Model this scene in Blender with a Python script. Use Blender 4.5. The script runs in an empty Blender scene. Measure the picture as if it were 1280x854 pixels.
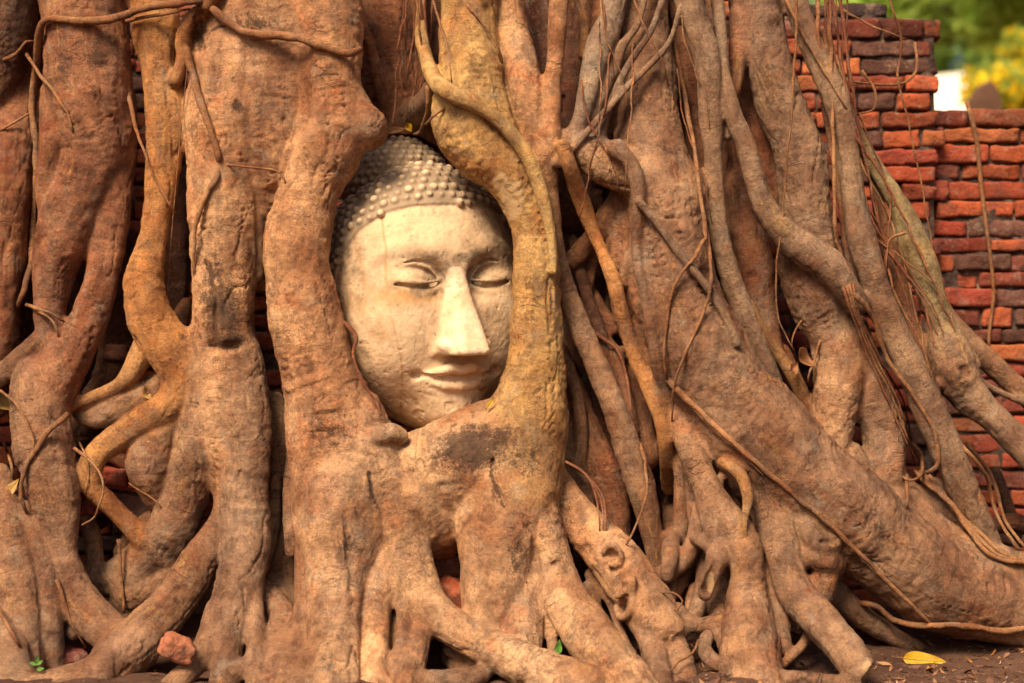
import bpy, math, random, time
import numpy as np
from mathutils import Vector
C = bpy.context.scene
COL = C.collection
rng = np.random.default_rng(7)
random.seed(7)
T0 = time.time()

# ------------------------------------------------------------------ camera, world, sun, exposure
CAM_D, CAM_H = 4.2, 0.76
cam = bpy.data.objects.new('camera', bpy.data.cameras.new('camera'))
COL.objects.link(cam)
cam.location = (0, -CAM_D, CAM_H)
cam.rotation_euler = (math.radians(90), 0, 0)
cam.data.sensor_width = 36
cam.data.lens = 36*CAM_D/2.56
cam.data.clip_end = 2000
cam.data.dof.use_dof = True
cam.data.dof.focus_distance = CAM_D-0.1
cam.data.dof.aperture_fstop = 2.0
C.camera = cam

SUN_DIR = Vector((-0.37, -0.70, 0.90)).normalized()      # towards the sun
w = bpy.data.worlds.new('World'); C.world = w; w.use_nodes = True
nt = w.node_tree
sky = nt.nodes.new('ShaderNodeTexSky'); sky.sky_type = 'NISHITA'; sky.sun_disc = False
sky.sun_elevation = math.asin(SUN_DIR.z); sky.sun_rotation = math.atan2(SUN_DIR.x, SUN_DIR.y)
sky.dust_density = 8.0; sky.air_density = 1.0; sky.ozone_density = 0.3
nt.links.new(sky.outputs[0], nt.nodes['Background'].inputs[0])
nt.nodes['Background'].inputs[1].default_value = 0.06
sl = bpy.data.lights.new('sun', 'SUN'); sl.energy = 3.6; sl.angle = math.radians(21); sl.color = (1.0, 0.79, 0.55)
so = bpy.data.objects.new('sun', sl); COL.objects.link(so)
so.rotation_euler = SUN_DIR.to_track_quat('Z', 'Y').to_euler()
C.view_settings.view_transform = 'Standard'; C.view_settings.look = 'None'
C.view_settings.exposure = 0.88; C.view_settings.gamma = 1
C.cycles.max_bounces = 6

# ------------------------------------------------------------------ helpers
PX = 2.56/1280
def sc(Y): return PX*(CAM_D+Y)/CAM_D
def P(px, py, Y):
    s = sc(Y); return np.array(((px-640)*s, Y, CAM_H-(py-427)*s))

def hashn(ix, iy, iz, seed):
    h = (ix.astype(np.int64)*374761393 + iy.astype(np.int64)*668265263 + iz.astype(np.int64)*2147483647 + seed*974634599) & 0xffffffff
    h = ((h ^ (h >> 13))*1274126177) & 0xffffffff
    h = h ^ (h >> 16)
    return (h & 0xffff).astype(np.float32)/32767.5-1
def vnoise(p, seed=0):
    f = np.floor(p); i = f.astype(np.int64); t = (p-f).astype(np.float32); t = t*t*t*(t*(t*6-15)+10)
    out = 0
    for a in (0, 1):
        wa = t[:, 0] if a else 1-t[:, 0]
        for b in (0, 1):
            wb = t[:, 1] if b else 1-t[:, 1]
            for c in (0, 1):
                wc = t[:, 2] if c else 1-t[:, 2]
                out = out + wa*wb*wc*hashn(i[:, 0]+a, i[:, 1]+b, i[:, 2]+c, seed)
    return out
def fbm(p, seed=0, octv=3):
    o = 0; a = 1.0
    for k in range(octv):
        o = o + a*vnoise(p*(2.03**k)+k*17.3, seed+k); a *= 0.5
    return o

def link(name, mesh, parent=None):
    o = bpy.data.objects.new(name, mesh); COL.objects.link(o)
    if parent: o.parent = parent
    return o
def empty(name, loc, label=None, cat=None, group=None):
    o = bpy.data.objects.new(name, None); COL.objects.link(o); o.location = loc; o.empty_display_size = .05
    return tag(o, label, cat, group)
def tag(o, label=None, cat=None, group=None, kind=None):
    if label: o['label'] = label
    if cat: o['category'] = cat
    if group: o['group'] = group
    if kind: o['kind'] = kind
    return o
def mesh_from(name, V, F, mat, normals=None, attrs=None, smooth=True):
    """V (n,3), F (m,3 or 4) int; attrs: name -> (n,3) colours or (n,) floats"""
    me = bpy.data.meshes.new(name)
    V = np.asarray(V, np.float32); F = np.asarray(F, np.int32); n = F.shape[1]
    me.vertices.add(len(V)); me.vertices.foreach_set('co', V.ravel())
    me.loops.add(F.size); me.loops.foreach_set('vertex_index', F.ravel())
    me.polygons.add(len(F))
    me.polygons.foreach_set('loop_start', np.arange(0, F.size, n, dtype=np.int32))
    me.polygons.foreach_set('loop_total', np.full(len(F), n, np.int32))
    me.update(calc_edges=True)
    if smooth: me.polygons.foreach_set('use_smooth', np.ones(len(F), bool))
    for k, a in (attrs or {}).items():
        a = np.asarray(a, np.float32)
        if a.ndim == 1:
            at = me.attributes.new(k, 'FLOAT', 'POINT'); at.data.foreach_set('value', a)
        else:
            at = me.attributes.new(k, 'FLOAT_VECTOR', 'POINT'); at.data.foreach_set('vector', a.ravel())
    me.materials.append(mat)
    if normals is not None: me.normals_split_custom_set_from_vertices(np.asarray(normals, np.float32).tolist())
    return me

def catmull(pts, step):
    pts = np.asarray(pts, float)
    p = np.vstack([2*pts[0]-pts[1], pts, 2*pts[-1]-pts[-2]])
    out = []
    for i in range(1, len(p)-2):
        n = max(2, int(np.linalg.norm((p[i+1]-p[i])[:3])/step)+1)
        t = np.linspace(0, 1, n, endpoint=False)[:, None]
        a, b, c, d = p[i-1], p[i], p[i+1], p[i+2]
        # centripetal-ish softening: tangents limited to the segment length
        L = np.linalg.norm((c-b)[:3])+1e-9
        m1 = (c-a)/2; m2 = (d-b)/2
        for m in (m1, m2):
            l = np.linalg.norm(m[:3])
            if l > L: m *= L/l
        h00 = 2*t**3-3*t**2+1; h10 = t**3-2*t**2+t; h01 = -2*t**3+3*t**2; h11 = t**3-t**2
        out.append(h00*b+h10*m1+h01*c+h11*m2)
    out.append(p[-2][None])
    return np.vstack(out)

def tube(pts, rad, sides=8):
    pts = np.asarray(pts, float); n = len(pts)
    T = np.gradient(pts, axis=0); T /= np.linalg.norm(T, axis=1)[:, None]+1e-12
    ref = np.array((0, -1, 0.01)); N = np.zeros_like(T)
    prev = np.cross(T[0], ref); prev /= np.linalg.norm(prev)+1e-9
    for i in range(n):
        v = prev-T[i]*prev.dot(T[i]); v /= np.linalg.norm(v)+1e-9; N[i] = v; prev = v
    B = np.cross(T, N)
    a = np.linspace(0, 2*np.pi, sides, endpoint=False)
    V = pts[:, None]+(np.cos(a)[None, :, None]*N[:, None]+np.sin(a)[None, :, None]*B[:, None])*np.asarray(rad)[:, None, None]
    V = V.reshape(-1, 3); F = []
    for i in range(n-1):
        for j in range(sides):
            k = (j+1) % sides
            F.append((i*sides+j, i*sides+k, (i+1)*sides+k, (i+1)*sides+j))
    V = np.vstack([V, pts[0], pts[-1]]); c0, c1 = len(V)-2, len(V)-1
    for j in range(sides):
        k = (j+1) % sides
        F.append((c0, k, j, j)); F.append((c1, (n-1)*sides+j, (n-1)*sides+k, (n-1)*sides+k))
    return V, F
def tri_clean(F):  # quads where the last index repeats -> real triangles
    q = [f for f in F if f[2] != f[3]]; t = [f[:3] for f in F if f[2] == f[3]]
    return q+t
def mesh_py(name, V, F, mat, smooth=True):
    me = bpy.data.meshes.new(name)
    me.from_pydata([tuple(map(float, v)) for v in V], [], [tuple(map(int, f)) for f in tri_clean([f if len(f) == 4 else (*f, f[2]) for f in F])])
    me.update()
    if smooth: me.polygons.foreach_set('use_smooth', np.ones(len(me.polygons), bool))
    me.materials.append(mat)
    return me

# ---- node helper
class NT:
    def __init__(s, name):
        s.m = bpy.data.materials.new(name); s.m.use_nodes = True; s.t = s.m.node_tree
        s.b = s.t.nodes['Principled BSDF']; s.out = s.t.nodes['Material Output']
    def n(s, typ, inputs=None, **kw):
        nd = s.t.nodes.new('ShaderNode'+typ)
        for k, v in kw.items(): setattr(nd, k, v)
        for k, v in (inputs or {}).items(): s.set(nd.inputs[k], v)
        return nd
    def set(s, sock, v):
        if isinstance(v, bpy.types.NodeSocket): s.t.links.new(v, sock)
        elif isinstance(v, bpy.types.Node): s.t.links.new(v.outputs[0], sock)
        else: sock.default_value = v
    def attr(s, name): return s.n('Attribute', attribute_name=name)
    def noise(s, vec, scale, detail=4, rough=.6, dist=0):
        return s.n('TexNoise', {'Vector': vec, 'Scale': scale, 'Detail': detail, 'Roughness': rough, 'Distortion': dist}).outputs[0]
    def ramp(s, fac, stops):
        nd = s.n('ValToRGB', {'Fac': fac}); e = nd.color_ramp.elements
        while len(e) < len(stops): e.new(.5)
        for el, (p, c) in zip(e, stops):
            el.position = p; el.color = (*c, 1) if len(c) == 3 else c
        return nd.outputs[0]
    def step(s, fac, a, b):
        return s.n('MapRange', {0: fac, 1: a, 2: b}).outputs[0]
    def mix(s, fac, a, b, typ='MIX'):
        nd = s.n('Mix', data_type='RGBA', blend_type=typ)
        s.set(nd.inputs[0], fac)
        for k, v in ((6, a), (7, b)):
            if isinstance(v, tuple) and len(v) == 3: v = (*v, 1)
            s.set(nd.inputs[k], v)
        return nd.outputs[2]
    def math(s, op, a, b=0.0):
        return s.n('Math', {0: a, 1: b}, operation=op).outputs[0]
    def scale(s, vec, v): return s.n('VectorMath', {0: vec, 1: v}, operation='MULTIPLY').outputs[0]
    def bump(s, h, strength, dist, normal=None):
        nd = s.n('Bump', {'Height': h, 'Strength': strength, 'Distance': dist})
        if normal is not None: s.set(nd.inputs['Normal'], normal)
        return nd.outputs[0]
    def fin(s, col, rough=.8, normal=None, spec=.25):
        if isinstance(col, tuple) and len(col) == 3: col = (*col, 1)
        s.set(s.b.inputs['Base Color'], col); s.set(s.b.inputs['Roughness'], rough)
        s.set(s.b.inputs['Specular IOR Level'], spec)
        if normal is not None: s.set(s.b.inputs['Normal'], normal)
        return s.m

# ------------------------------------------------------------------ materials
def mat_bark(name='fig_bark', attrs=True, flat=(.33, .19, .1)):
    N = NT(name)
    geo = N.n('TexCoord').outputs['Object']
    if attrs:
        tint = N.attr('tint').outputs['Color']; bk = N.attr('bark').outputs['Vector']
        age = N.attr('age').outputs['Fac']
    else:
        tint = N.n('RGB'); tint.outputs[0].default_value = (*flat, 1); tint = tint.outputs[0]; bk = geo; age = 0.8
    big = N.noise(geo, 7, 3, .55); mid = N.noise(geo, 24, 6, .72, .5); fine = N.noise(geo, 130, 6, .78); speck = N.noise(geo, 300, 3, .7)
    ring = N.noise(N.scale(bk, (95, 16, 16)), 1, 4, .62, .5)       # wrinkles across the root
    ringf = N.noise(N.scale(bk, (260, 45, 45)), 1, 3, .6, .6)
    fib = N.noise(N.scale(bk, (10, 90, 90)), 1, 5, .68, .3)        # fibres along it
    rgate = N.step(N.noise(geo, 6, 3), .45, .62)
    col = N.mix(N.step(big, .34, .66), N.mix(1, tint, (.58, .43, .36), 'MULTIPLY'), N.mix(1, tint, (1.15, 1.15, 1.12), 'MULTIPLY'))
    col = N.mix(N.math('MULTIPLY', N.step(N.noise(geo, 4.5, 5, .65, .6), .50, .62), .42), col, N.mix(1, col, (.92, .98, 1.18), 'MULTIPLY'))
    grime = N.math('MULTIPLY', N.step(N.noise(N.scale(geo, (1.6, 1.6, .8)), 8, 6, .72, .4), .50, .66), .55)
    col = N.mix(grime, col, (.105, .075, .056))
    col = N.mix(N.step(mid, .46, .66), col, N.mix(1, col, (1.38, 1.30, 1.20), 'MULTIPLY'))
    col = N.mix(N.math('MULTIPLY', N.step(mid, .50, .33), .75), col, N.mix(1, col, (.50, .38, .33), 'MULTIPLY'))
    col = N.mix(N.math('MULTIPLY', N.step(fib, .44, .32), .40), col, N.mix(1, col, (.55, .45, .38), 'MULTIPLY'))
    och = N.math('MULTIPLY', N.step(fib, .54, .68), N.step(N.noise(geo, 5, 2), .45, .62))
    col = N.mix(N.math('MULTIPLY', och, .55), col, (.48, .27, .07))
    rust = N.math('MULTIPLY', N.step(N.noise(geo, 9, 5, .7, .8), .55, .68), .5)
    col = N.mix(rust, col, N.mix(1, col, (1.05, .62, .45), 'MULTIPLY'))
    col = N.mix(N.math('MULTIPLY', N.step(N.noise(geo, 13, 6, .78), .55, .70), .45), col, (.34, .28, .21))
    scab = N.math('MULTIPLY', N.step(N.noise(geo, 38, 5, .75, .6), .61, .67), N.step(N.noise(geo, 6, 2), .46, .58))
    col = N.mix(N.math('MULTIPLY', scab, .8), col, (.06, .03, .018))
    rl = N.math('MULTIPLY', N.step(ring, .44, .35), N.math('MULTIPLY', rgate, age))
    col = N.mix(N.math('MULTIPLY', rl, .55), col, N.mix(1, col, (.42, .33, .27), 'MULTIPLY'))
    sg = N.math('ADD', .22, N.math('MULTIPLY', N.step(N.noise(geo, 10, 4, .7), .38, .62), .5))     # grain shows in patches
    # fine split lines in the skin of the bark
    vor = N.n('TexVoronoi', {'Vector': N.scale(N.n('VectorMath', {0: bk, 1: N.scale(N.n('TexNoise', {'Vector': geo, 'Scale': 20.0}).outputs[1], (.03, .03, .03))}, operation='ADD').outputs[0], (34, 7, 7)), 'Scale': 1.0}, feature='DISTANCE_TO_EDGE').outputs[0]
    crk = N.math('MULTIPLY', N.math('MULTIPLY', N.step(vor, .035, .008), N.step(N.noise(geo, 8, 4), .55, .66)), age)
    col = N.mix(N.math('MULTIPLY', crk, .5), col, (.05, .028, .018))
    col = N.mix(N.math('MULTIPLY', N.step(fine, .52, .66), sg), col, N.mix(1, col, (1.75, 1.66, 1.5), 'MULTIPLY'))
    col = N.mix(N.math('MULTIPLY', N.step(fine, .48, .34), sg), col, N.mix(1, col, (.40, .32, .28), 'MULTIPLY'))
    col = N.mix(N.math('MULTIPLY', N.step(speck, .56, .66), .55), col, N.mix(1, col, (1.9, 1.75, 1.55), 'MULTIPLY'))
    if attrs:
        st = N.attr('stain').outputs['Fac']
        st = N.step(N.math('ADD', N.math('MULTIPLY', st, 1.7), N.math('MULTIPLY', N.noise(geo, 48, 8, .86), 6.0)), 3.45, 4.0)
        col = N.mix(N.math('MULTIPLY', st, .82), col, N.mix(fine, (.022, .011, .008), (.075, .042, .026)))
        cut = N.attr('cut').outputs['Fac']
        col = N.mix(N.math('MULTIPLY', cut, .85), col, N.mix(mid, (.50, .32, .15), (.62, .40, .21)))
    rg = N.math('MULTIPLY', ring, N.math('ADD', .06, N.math('MULTIPLY', rgate, .6)))
    h = N.math('ADD', N.math('ADD', rg, N.math('MULTIPLY', fib, .35)), N.math('MULTIPLY', crk, -.5))
    h = N.math('MULTIPLY', h, age)
    h = N.math('ADD', h, N.math('MULTIPLY', mid, .25))
    nb = N.bump(h, .7, .010)
    h2 = N.math('ADD', N.math('MULTIPLY', N.math('MULTIPLY', ringf, age), .15), N.math('MULTIPLY', fine, 1.4))
    nb = N.bump(h2, .8, .0065, nb)
    return N.fin(col, N.math('ADD', .62, N.math('MULTIPLY', fine, .2)), nb, .22)

def mat_stone():
    N = NT('carved_sandstone')
    geo = N.n('TexCoord').outputs['Object']
    big = N.noise(geo, 6, 4, .6); mid = N.noise(geo, 22, 6, .7); fine = N.noise(geo, 140, 6, .75)
    col = N.mix(N.step(big, .34, .66), (.60, .395, .232), (.72, .505, .31))
    col = N.mix(N.math('MULTIPLY', N.step(mid, .5, .66), .5), col, (.70, .53, .35))
    col = N.mix(N.math('MULTIPLY', N.step(mid, .47, .34), .38), col, (.36, .215, .115))
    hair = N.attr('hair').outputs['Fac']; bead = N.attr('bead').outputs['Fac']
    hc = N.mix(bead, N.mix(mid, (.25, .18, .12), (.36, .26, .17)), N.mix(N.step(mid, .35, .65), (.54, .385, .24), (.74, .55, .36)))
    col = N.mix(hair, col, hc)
    streak = N.noise(N.scale(geo, (70, 70, 5)), 1, 4, .65)
    col = N.mix(N.math('MULTIPLY', N.math('MULTIPLY', N.step(streak, .52, .68), N.step(N.noise(geo, 8, 3), .42, .6)), .45), col, (.33, .215, .125))
    col = N.mix(N.math('MULTIPLY', N.step(N.noise(geo, 13, 7, .8), .54, .68), .30), col, (.31, .235, .155))
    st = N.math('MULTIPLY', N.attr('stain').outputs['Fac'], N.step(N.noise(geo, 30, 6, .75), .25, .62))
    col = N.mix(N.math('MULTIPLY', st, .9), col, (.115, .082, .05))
    oc = N.math('MULTIPLY', N.attr('ochre').outputs['Fac'], N.step(N.noise(geo, 26, 5, .7), .3, .6))
    col = N.mix(N.math('MULTIPLY', oc, .8), col, (.42, .21, .065))
    pl = N.attr('plaster').outputs['Fac']
    col = N.mix(N.math('MULTIPLY', pl, .75), col, N.mix(N.step(mid, .4, .6), (.66, .47, .29), (.76, .60, .42)))
    pit = N.step(N.noise(geo, 60, 3, .8, .5), .655, .70)
    col = N.mix(N.math('MULTIPLY', pit, .65), col, (.12, .07, .04))
    col = N.mix(N.math('MULTIPLY', N.step(fine, .42, .28), .45), col, N.mix(1, col, (.62, .55, .5), 'MULTIPLY'))
    nb = N.bump(mid, .22, .006); nb = N.bump(N.math('SUBTRACT', fine, pit), .5, .003, nb)
    return N.fin(col, .82, nb, .2)

def mat_brick():
    N = NT('old_brick')
    geo = N.n('TexCoord').outputs['Object']
    tint = N.attr('tint').outputs['Color']
    mid = N.noise(geo, 14, 6, .7); fine = N.noise(geo, 90, 6, .75)
    col = N.mix(N.step(mid, .3, .7), N.mix(1, tint, (.6, .55, .55), 'MULTIPLY'), N.mix(1, tint, (1.25, 1.15, 1.1), 'MULTIPLY'))
    col = N.mix(N.math('MULTIPLY', N.step(N.noise(geo, 9, 6, .78), .50, .66), .72), col, (.055, .03, .028))
    col = N.mix(N.math('MULTIPLY', N.step(N.noise(geo, 17, 6, .8), .54, .67), .6), col, (.33, .22, .16))
    col = N.mix(N.math('MULTIPLY', N.step(N.noise(geo, 5, 5, .7), .35, .65), .26), col, (.27, .125, .08))
    col = N.mix(N.math('MULTIPLY', N.step(fine, .45, .28), .6), col, N.mix(1, col, (.42, .38, .38), 'MULTIPLY'))
    col = N.mix(N.math('MULTIPLY', N.step(fine, .56, .70), .5), col, N.mix(1, col, (1.5, 1.4, 1.35), 'MULTIPLY'))
    nb = N.bump(mid, .8, .024); nb = N.bump(fine, .6, .006, nb)
    return N.fin(col, .9, nb, .15)

def mat_mortar():
    N = NT('lime_mortar')
    geo = N.n('TexCoord').outputs['Object']
    mid = N.noise(geo, 12, 6, .7); fine = N.noise(geo, 70, 6, .75)
    col = N.ramp(mid, [(.36, (.035, .022, .02)), (.52, (.10, .062, .048)), (.68, (.34, .24, .18))])
    nb = N.bump(N.math('ADD', mid, fine), .8, .012)
    return N.fin(col, .95, nb, .1)

def mat_simple(name, a, b, scale=20, bump=.4, dist=.006, rough=.8, spec=.2, trans=0):
    N = NT(name)
    geo = N.n('TexCoord').outputs['Object']
    mid = N.noise(geo, scale, 6, .7)
    col = N.mix(N.step(mid, .33, .67), a, b)
    m = N.fin(col, rough, N.bump(N.noise(geo, scale*4, 5, .7), bump, dist), spec)
    if trans:
        tr = N.n('BsdfTranslucent', {'Color': col}); mx = N.n('MixShader', {0: trans, 1: N.b, 2: tr})
        N.t.links.new(mx.outputs[0], N.out.inputs[0])
    return m

def mat_soil():
    N = NT('red_soil')
    geo = N.n('TexCoord').outputs['Object']
    big = N.noise(geo, 2.5, 5, .6); mid = N.noise(geo, 18, 6, .7); fine = N.noise(geo, 110, 6, .8)
    col = N.mix(N.step(big, .35, .65), (.075, .038, .026), (.13, .068, .045))
    col = N.mix(N.math('MULTIPLY', N.step(mid, .5, .66), .6), col, (.18, .10, .066))
    col = N.mix(N.math('MULTIPLY', N.step(fine, .45, .3), .6), col, (.04, .022, .016))
    nb = N.bump(mid, .7, .02); nb = N.bump(fine, .8, .007, nb)
    return N.fin(col, .95, nb, .1)

BARK = mat_bark(); STONE = mat_stone(); BRICK = mat_brick(); MORTAR = mat_mortar(); SOIL = mat_soil()
VINE = mat_bark('aerial_root_bark', False, (.30, .155, .075))
VINE_RED = mat_bark('young_root_bark', False, (.24, .095, .05))

# ------------------------------------------------------------------ ground and sky setting
def ground_z(x, y):
    p = np.stack([x*1.7, y*1.7, np.zeros_like(x)+3.3], 1)
    z = 0.028*fbm(p, 5, 4)+0.008*fbm(p*9, 9, 2)
    near = np.clip((y+0.1)/0.6, 0, 1)*np.clip((2.2-y)/1.0, 0, 1)
    left = np.clip((0.25-x)/0.5, 0, 1)
    return z*np.exp(-(np.hypot(x, y)/8)**2)+near*left*0.10+.035*np.clip((x-.3)/.4, 0, 1)*np.clip((y+.25)/.3, 0, 1)*(y < 3)-0.02
gx = np.concatenate([-np.geomspace(900, 3, 22), np.linspace(-2.6, 2.6, 261), np.geomspace(3, 900, 22)])
gy = np.concatenate([-np.geomspace(900, 2.4, 20), np.linspace(-2.0, 1.4, 171), np.geomspace(1.8, 900, 24)])
X, Yg = np.meshgrid(gx, gy, indexing='ij'); nx, ny = X.shape
Vg = np.stack([X.ravel(), Yg.ravel(), ground_z(X.ravel(), Yg.ravel())], 1)
ii = np.arange(nx*ny).reshape(nx, ny)
Fg = np.stack([ii[:-1, :-1], ii[1:, :-1], ii[1:, 1:], ii[:-1, 1:]], -1).reshape(-1, 4)
tag(link('ground', mesh_from('ground', Vg, Fg, SOIL)), kind='structure')
# ------------------------------------------------------------------ ruined brick walls
BT = [(.44, .10, .038), (.38, .072, .032), (.30, .052, .03), (.48, .15, .055), (.21, .05, .033), (.11, .052, .04), (.10, .072, .07), (.14, .066, .052)]
BP = [.22, .22, .18, .10, .13, .07, .03, .05]
def brick_template(nx=12, ny=3, nz=5):
    """unit box surface grid, verts in [-1,1]"""
    vs = {}; V = []; F = []
    def vid(p):
        if p not in vs: vs[p] = len(V); V.append(p)
        return vs[p]
    def face(fn, a, b):
        for i in range(a):
            for j in range(b):
                F.append([vid(fn(i, j)), vid(fn(i+1, j)), vid(fn(i+1, j+1)), vid(fn(i, j+1))])
    face(lambda i, j: (i, 0, j), nx, nz); face(lambda i, j: (nx-i, ny, j), nx, nz)
    face(lambda i, j: (0, ny-i, j), ny, nz); face(lambda i, j: (nx, i, j), ny, nz)
    face(lambda i, j: (i, j, nz), nx, ny); face(lambda i, j: (i, ny-j, 0), nx, ny)
    return np.array(V, float)/np.array((nx, ny, nz))*2-1, np.array(F)
TV, TF = brick_template()
def brick_mesh(specs):
    """specs: list of (cx,cy,cz,hx,hy,hz,rot,tint) -> V,F,tint"""
    Vs, Fs, Ts = [], [], []
    for q, (cx, cy, cz, hx, hy, hz, rot, tint) in enumerate(specs):
        h = np.array((hx, hy, hz)); r = .006
        p = TV*h
        c = np.clip(p, -(h-r), h-r); d = p-c; l = np.linalg.norm(d, axis=1)[:, None]+1e-9
        p = c+d/l*np.minimum(l, r)
        n = np.stack([fbm((p+q*3.1)*np.array((16, 16, 22)), 11+k, 3) for k in range(3)], 1)
        p = p+n*.0046+.0026*np.stack([fbm((p+q*1.7)*55, 81+k, 2) for k in range(3)], 1)
        e = np.abs(TV).max(1) > .99
        ca, sa = math.cos(rot), math.sin(rot)
        p = np.stack([p[:, 0]*ca-p[:, 2]*sa, p[:, 1], p[:, 0]*sa+p[:, 2]*ca], 1)
        Vs.append(p+np.array((cx, cy, cz))); Fs.append(TF+q*len(TV)); Ts.append(np.tile(tint, (len(TV), 1)))
    return np.vstack(Vs), np.vstack(Fs), np.vstack(Ts)
def wall(name, x0, x1, topf, yf, depth, label, seed, end_brick=True):
    r = np.random.default_rng(seed); specs = []; z = -.05; row = 0
    tops = []
    while True:
        ch = .053*r.uniform(.86, 1.14)
        x = x0-r.uniform(0, .15); any_ = False
        xe = x1+r.uniform(-.03, .012) if end_brick else x1
        while x < xe-.04:
            L = r.choice([.20, .21, .17, .11, .23])*r.uniform(.9, 1.1)
            L = min(L, xe-x)
            if L > .04 and z+ch*.5 < topf(x+L/2)+r.uniform(-.012, .012):
                any_ = True
                t = np.array(BT[r.choice(len(BT), p=BP)])*r.uniform(.5, 1.1)
                if z+ch*1.6 > topf(x+L/2): t = t*np.array((.45, .55, .6))
                out = r.uniform(-.010, .008) - (.02 if r.random() < .06 else 0)
                specs.append((x+L/2, yf+.05-out, z+ch/2, L/2-r.uniform(.001, .004), .055, ch/2-r.uniform(.0008, .0042), r.normal(0, .007), t))
            x += L
        if not any_: break
        z += ch
    o = empty(name, ((x0+x1)/2, yf, 0), label, 'wall')
    V, F, T = brick_mesh(specs); off = np.array(o.location)
    link('brickwork', mesh_from('brickwork', V-off, F, BRICK, attrs={'tint': T}), o)
    # core of mortar and rubble behind the facing bricks
    nxx = max(8, int((x1-x0)/.03)); xs = np.linspace(x0, x1-.02, nxx)
    prof = []
    zs = np.linspace(-.1, 1, 60)
    tp = np.array([topf(a) for a in xs])-.02
    G = np.stack([np.repeat(xs[:, None], 60, 1), np.full((nxx, 60), yf+.012), zs[None]*tp[:, None]], -1)
    p = G.reshape(-1, 3).copy(); p[:, 1] += -.004+.012*fbm(p*22, 31, 3)
    B = G.reshape(-1, 3).copy(); B[:, 1] = yf+depth
    ii = np.arange(nxx*60).reshape(nxx, 60); m = nxx*60
    Ff = np.stack([ii[:-1, :-1], ii[1:, :-1], ii[1:, 1:], ii[:-1, 1:]], -1).reshape(-1, 4)
    Fb = Ff[:, ::-1]+m
    Ft = np.stack([ii[:-1, -1], ii[1:, -1], ii[1:, -1]+m, ii[:-1, -1]+m], -1)
    Fe = np.stack([ii[-1, :-1], ii[-1, :-1]+m, ii[-1, 1:]+m, ii[-1, 1:]], -1)
    Fs = np.stack([ii[0, :-1]+m, ii[0, :-1], ii[0, 1:], ii[0, 1:]+m], -1)
    link('mortar_core', mesh_from('mortar_core', np.vstack([p, B])-off, np.vstack([Ff, Fb, Ft, Fe, Fs]), MORTAR), o)
    return o
YW = .60
xa = P(1177, 0, YW)[0]
def top_a(x): return P(0, 10, YW)[2]+.015*math.sin(x*9) if x > .75 else 2.15
def top_b(x): return P(0, 140, YW+.05)[2]-.01*(x-1.2)+.012*math.sin(x*7)
wall('ruined_brick_wall', -2.4, xa, top_a, YW, .55, 'tall stretch of ruined red brick wall rising behind the tree roots, with a broken right end', 3)
wall('low_brick_wall', xa+.004, 4.2, top_b, YW+.045, .5, 'lower dark-topped length of old brick wall at the right, a thin vine hanging down it', 8)
# ------------------------------------------------------------------ signed distance helpers
def smin(a, b, k):
    h = np.maximum(k-np.abs(a-b), 0)/k
    return np.minimum(a, b)-h*h*k*.25
def smax(a, b, k): return -smin(-a, -b, k)
def surface_nets(D, org, h):
    S = D < 0
    c = np.zeros(tuple(n-1 for n in D.shape), np.uint8)
    for a in (0, 1):
        for b in (0, 1):
            for d in (0, 1):
                c += S[a:S.shape[0]-1+a, b:S.shape[1]-1+b, d:S.shape[2]-1+d]
    flat = np.flatnonzero((c > 0) & (c < 8)); shp = c.shape; del c
    I, J, K = np.unravel_index(flat, shp)
    acc = np.zeros((len(flat), 3), np.float32); cnt = np.zeros(len(flat), np.float32)
    cv = {}
    for a in (0, 1):
        for b in (0, 1):
            for d in (0, 1): cv[a, b, d] = D[I+a, J+b, K+d].astype(np.float32)
    for p in cv:
        for ax in range(3):
            if p[ax]: continue
            q = list(p); q[ax] = 1; q = tuple(q)
            va, vb = cv[p], cv[q]; m = (va < 0) != (vb < 0)
            t = np.where(m, va/np.where(m, va-vb, 1), 0)
            for k in range(3): acc[:, k] += np.where(m, p[k]+(t if k == ax else 0), 0)
            cnt += m
    V = (np.stack([I, J, K], 1)+acc/cnt[:, None])*h+np.array(org)
    Fs = []
    st = (shp[1]*shp[2], shp[2], 1)
    for ax in range(3):
        o1, o2 = [k for k in range(3) if k != ax]
        sl0 = [slice(1, -1)]*3; sl1 = [slice(1, -1)]*3
        sl0[ax] = slice(0, -1); sl1[ax] = slice(1, None)
        A = S[tuple(sl0)]; B = S[tuple(sl1)]
        idx = np.stack(np.nonzero(A != B), 1)
        ins = A[tuple(idx.T)]
        base = idx+1; base[:, ax] -= 1
        f0 = base @ np.array(st)
        qd = np.stack([f0-st[o1]-st[o2], f0-st[o2], f0, f0-st[o1]], 1)
        flip = ins if ax != 1 else ~ins
        qd[~flip] = qd[~flip][:, ::-1]
        Fs.append(np.searchsorted(flat, qd))
    return V, np.vstack(Fs)
def vnormals(V, F):
    n = np.cross(V[F[:, 2]]-V[F[:, 0]], V[F[:, 3]]-V[F[:, 1]])
    N = np.zeros_like(V)
    for k in range(4):
        for ax in range(3): N[:, ax] += np.bincount(F[:, k], n[:, ax], len(V))
    return N/(np.linalg.norm(N, axis=1)[:, None]+1e-12)
def smooth_pos(V, F, it=1, lam=.5):
    for _ in range(it):
        S = np.zeros_like(V); c = np.zeros(len(V))
        for k in range(4):
            a, b = F[:, k], F[:, (k+1) % 4]
            for ax in range(3): S[:, ax] += np.bincount(a, V[b, ax], len(V))+np.bincount(b, V[a, ax], len(V))
            c += np.bincount(a, minlength=len(V))+np.bincount(b, minlength=len(V))
        V = V+lam*(S/c[:, None]-V)
    return V

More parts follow.
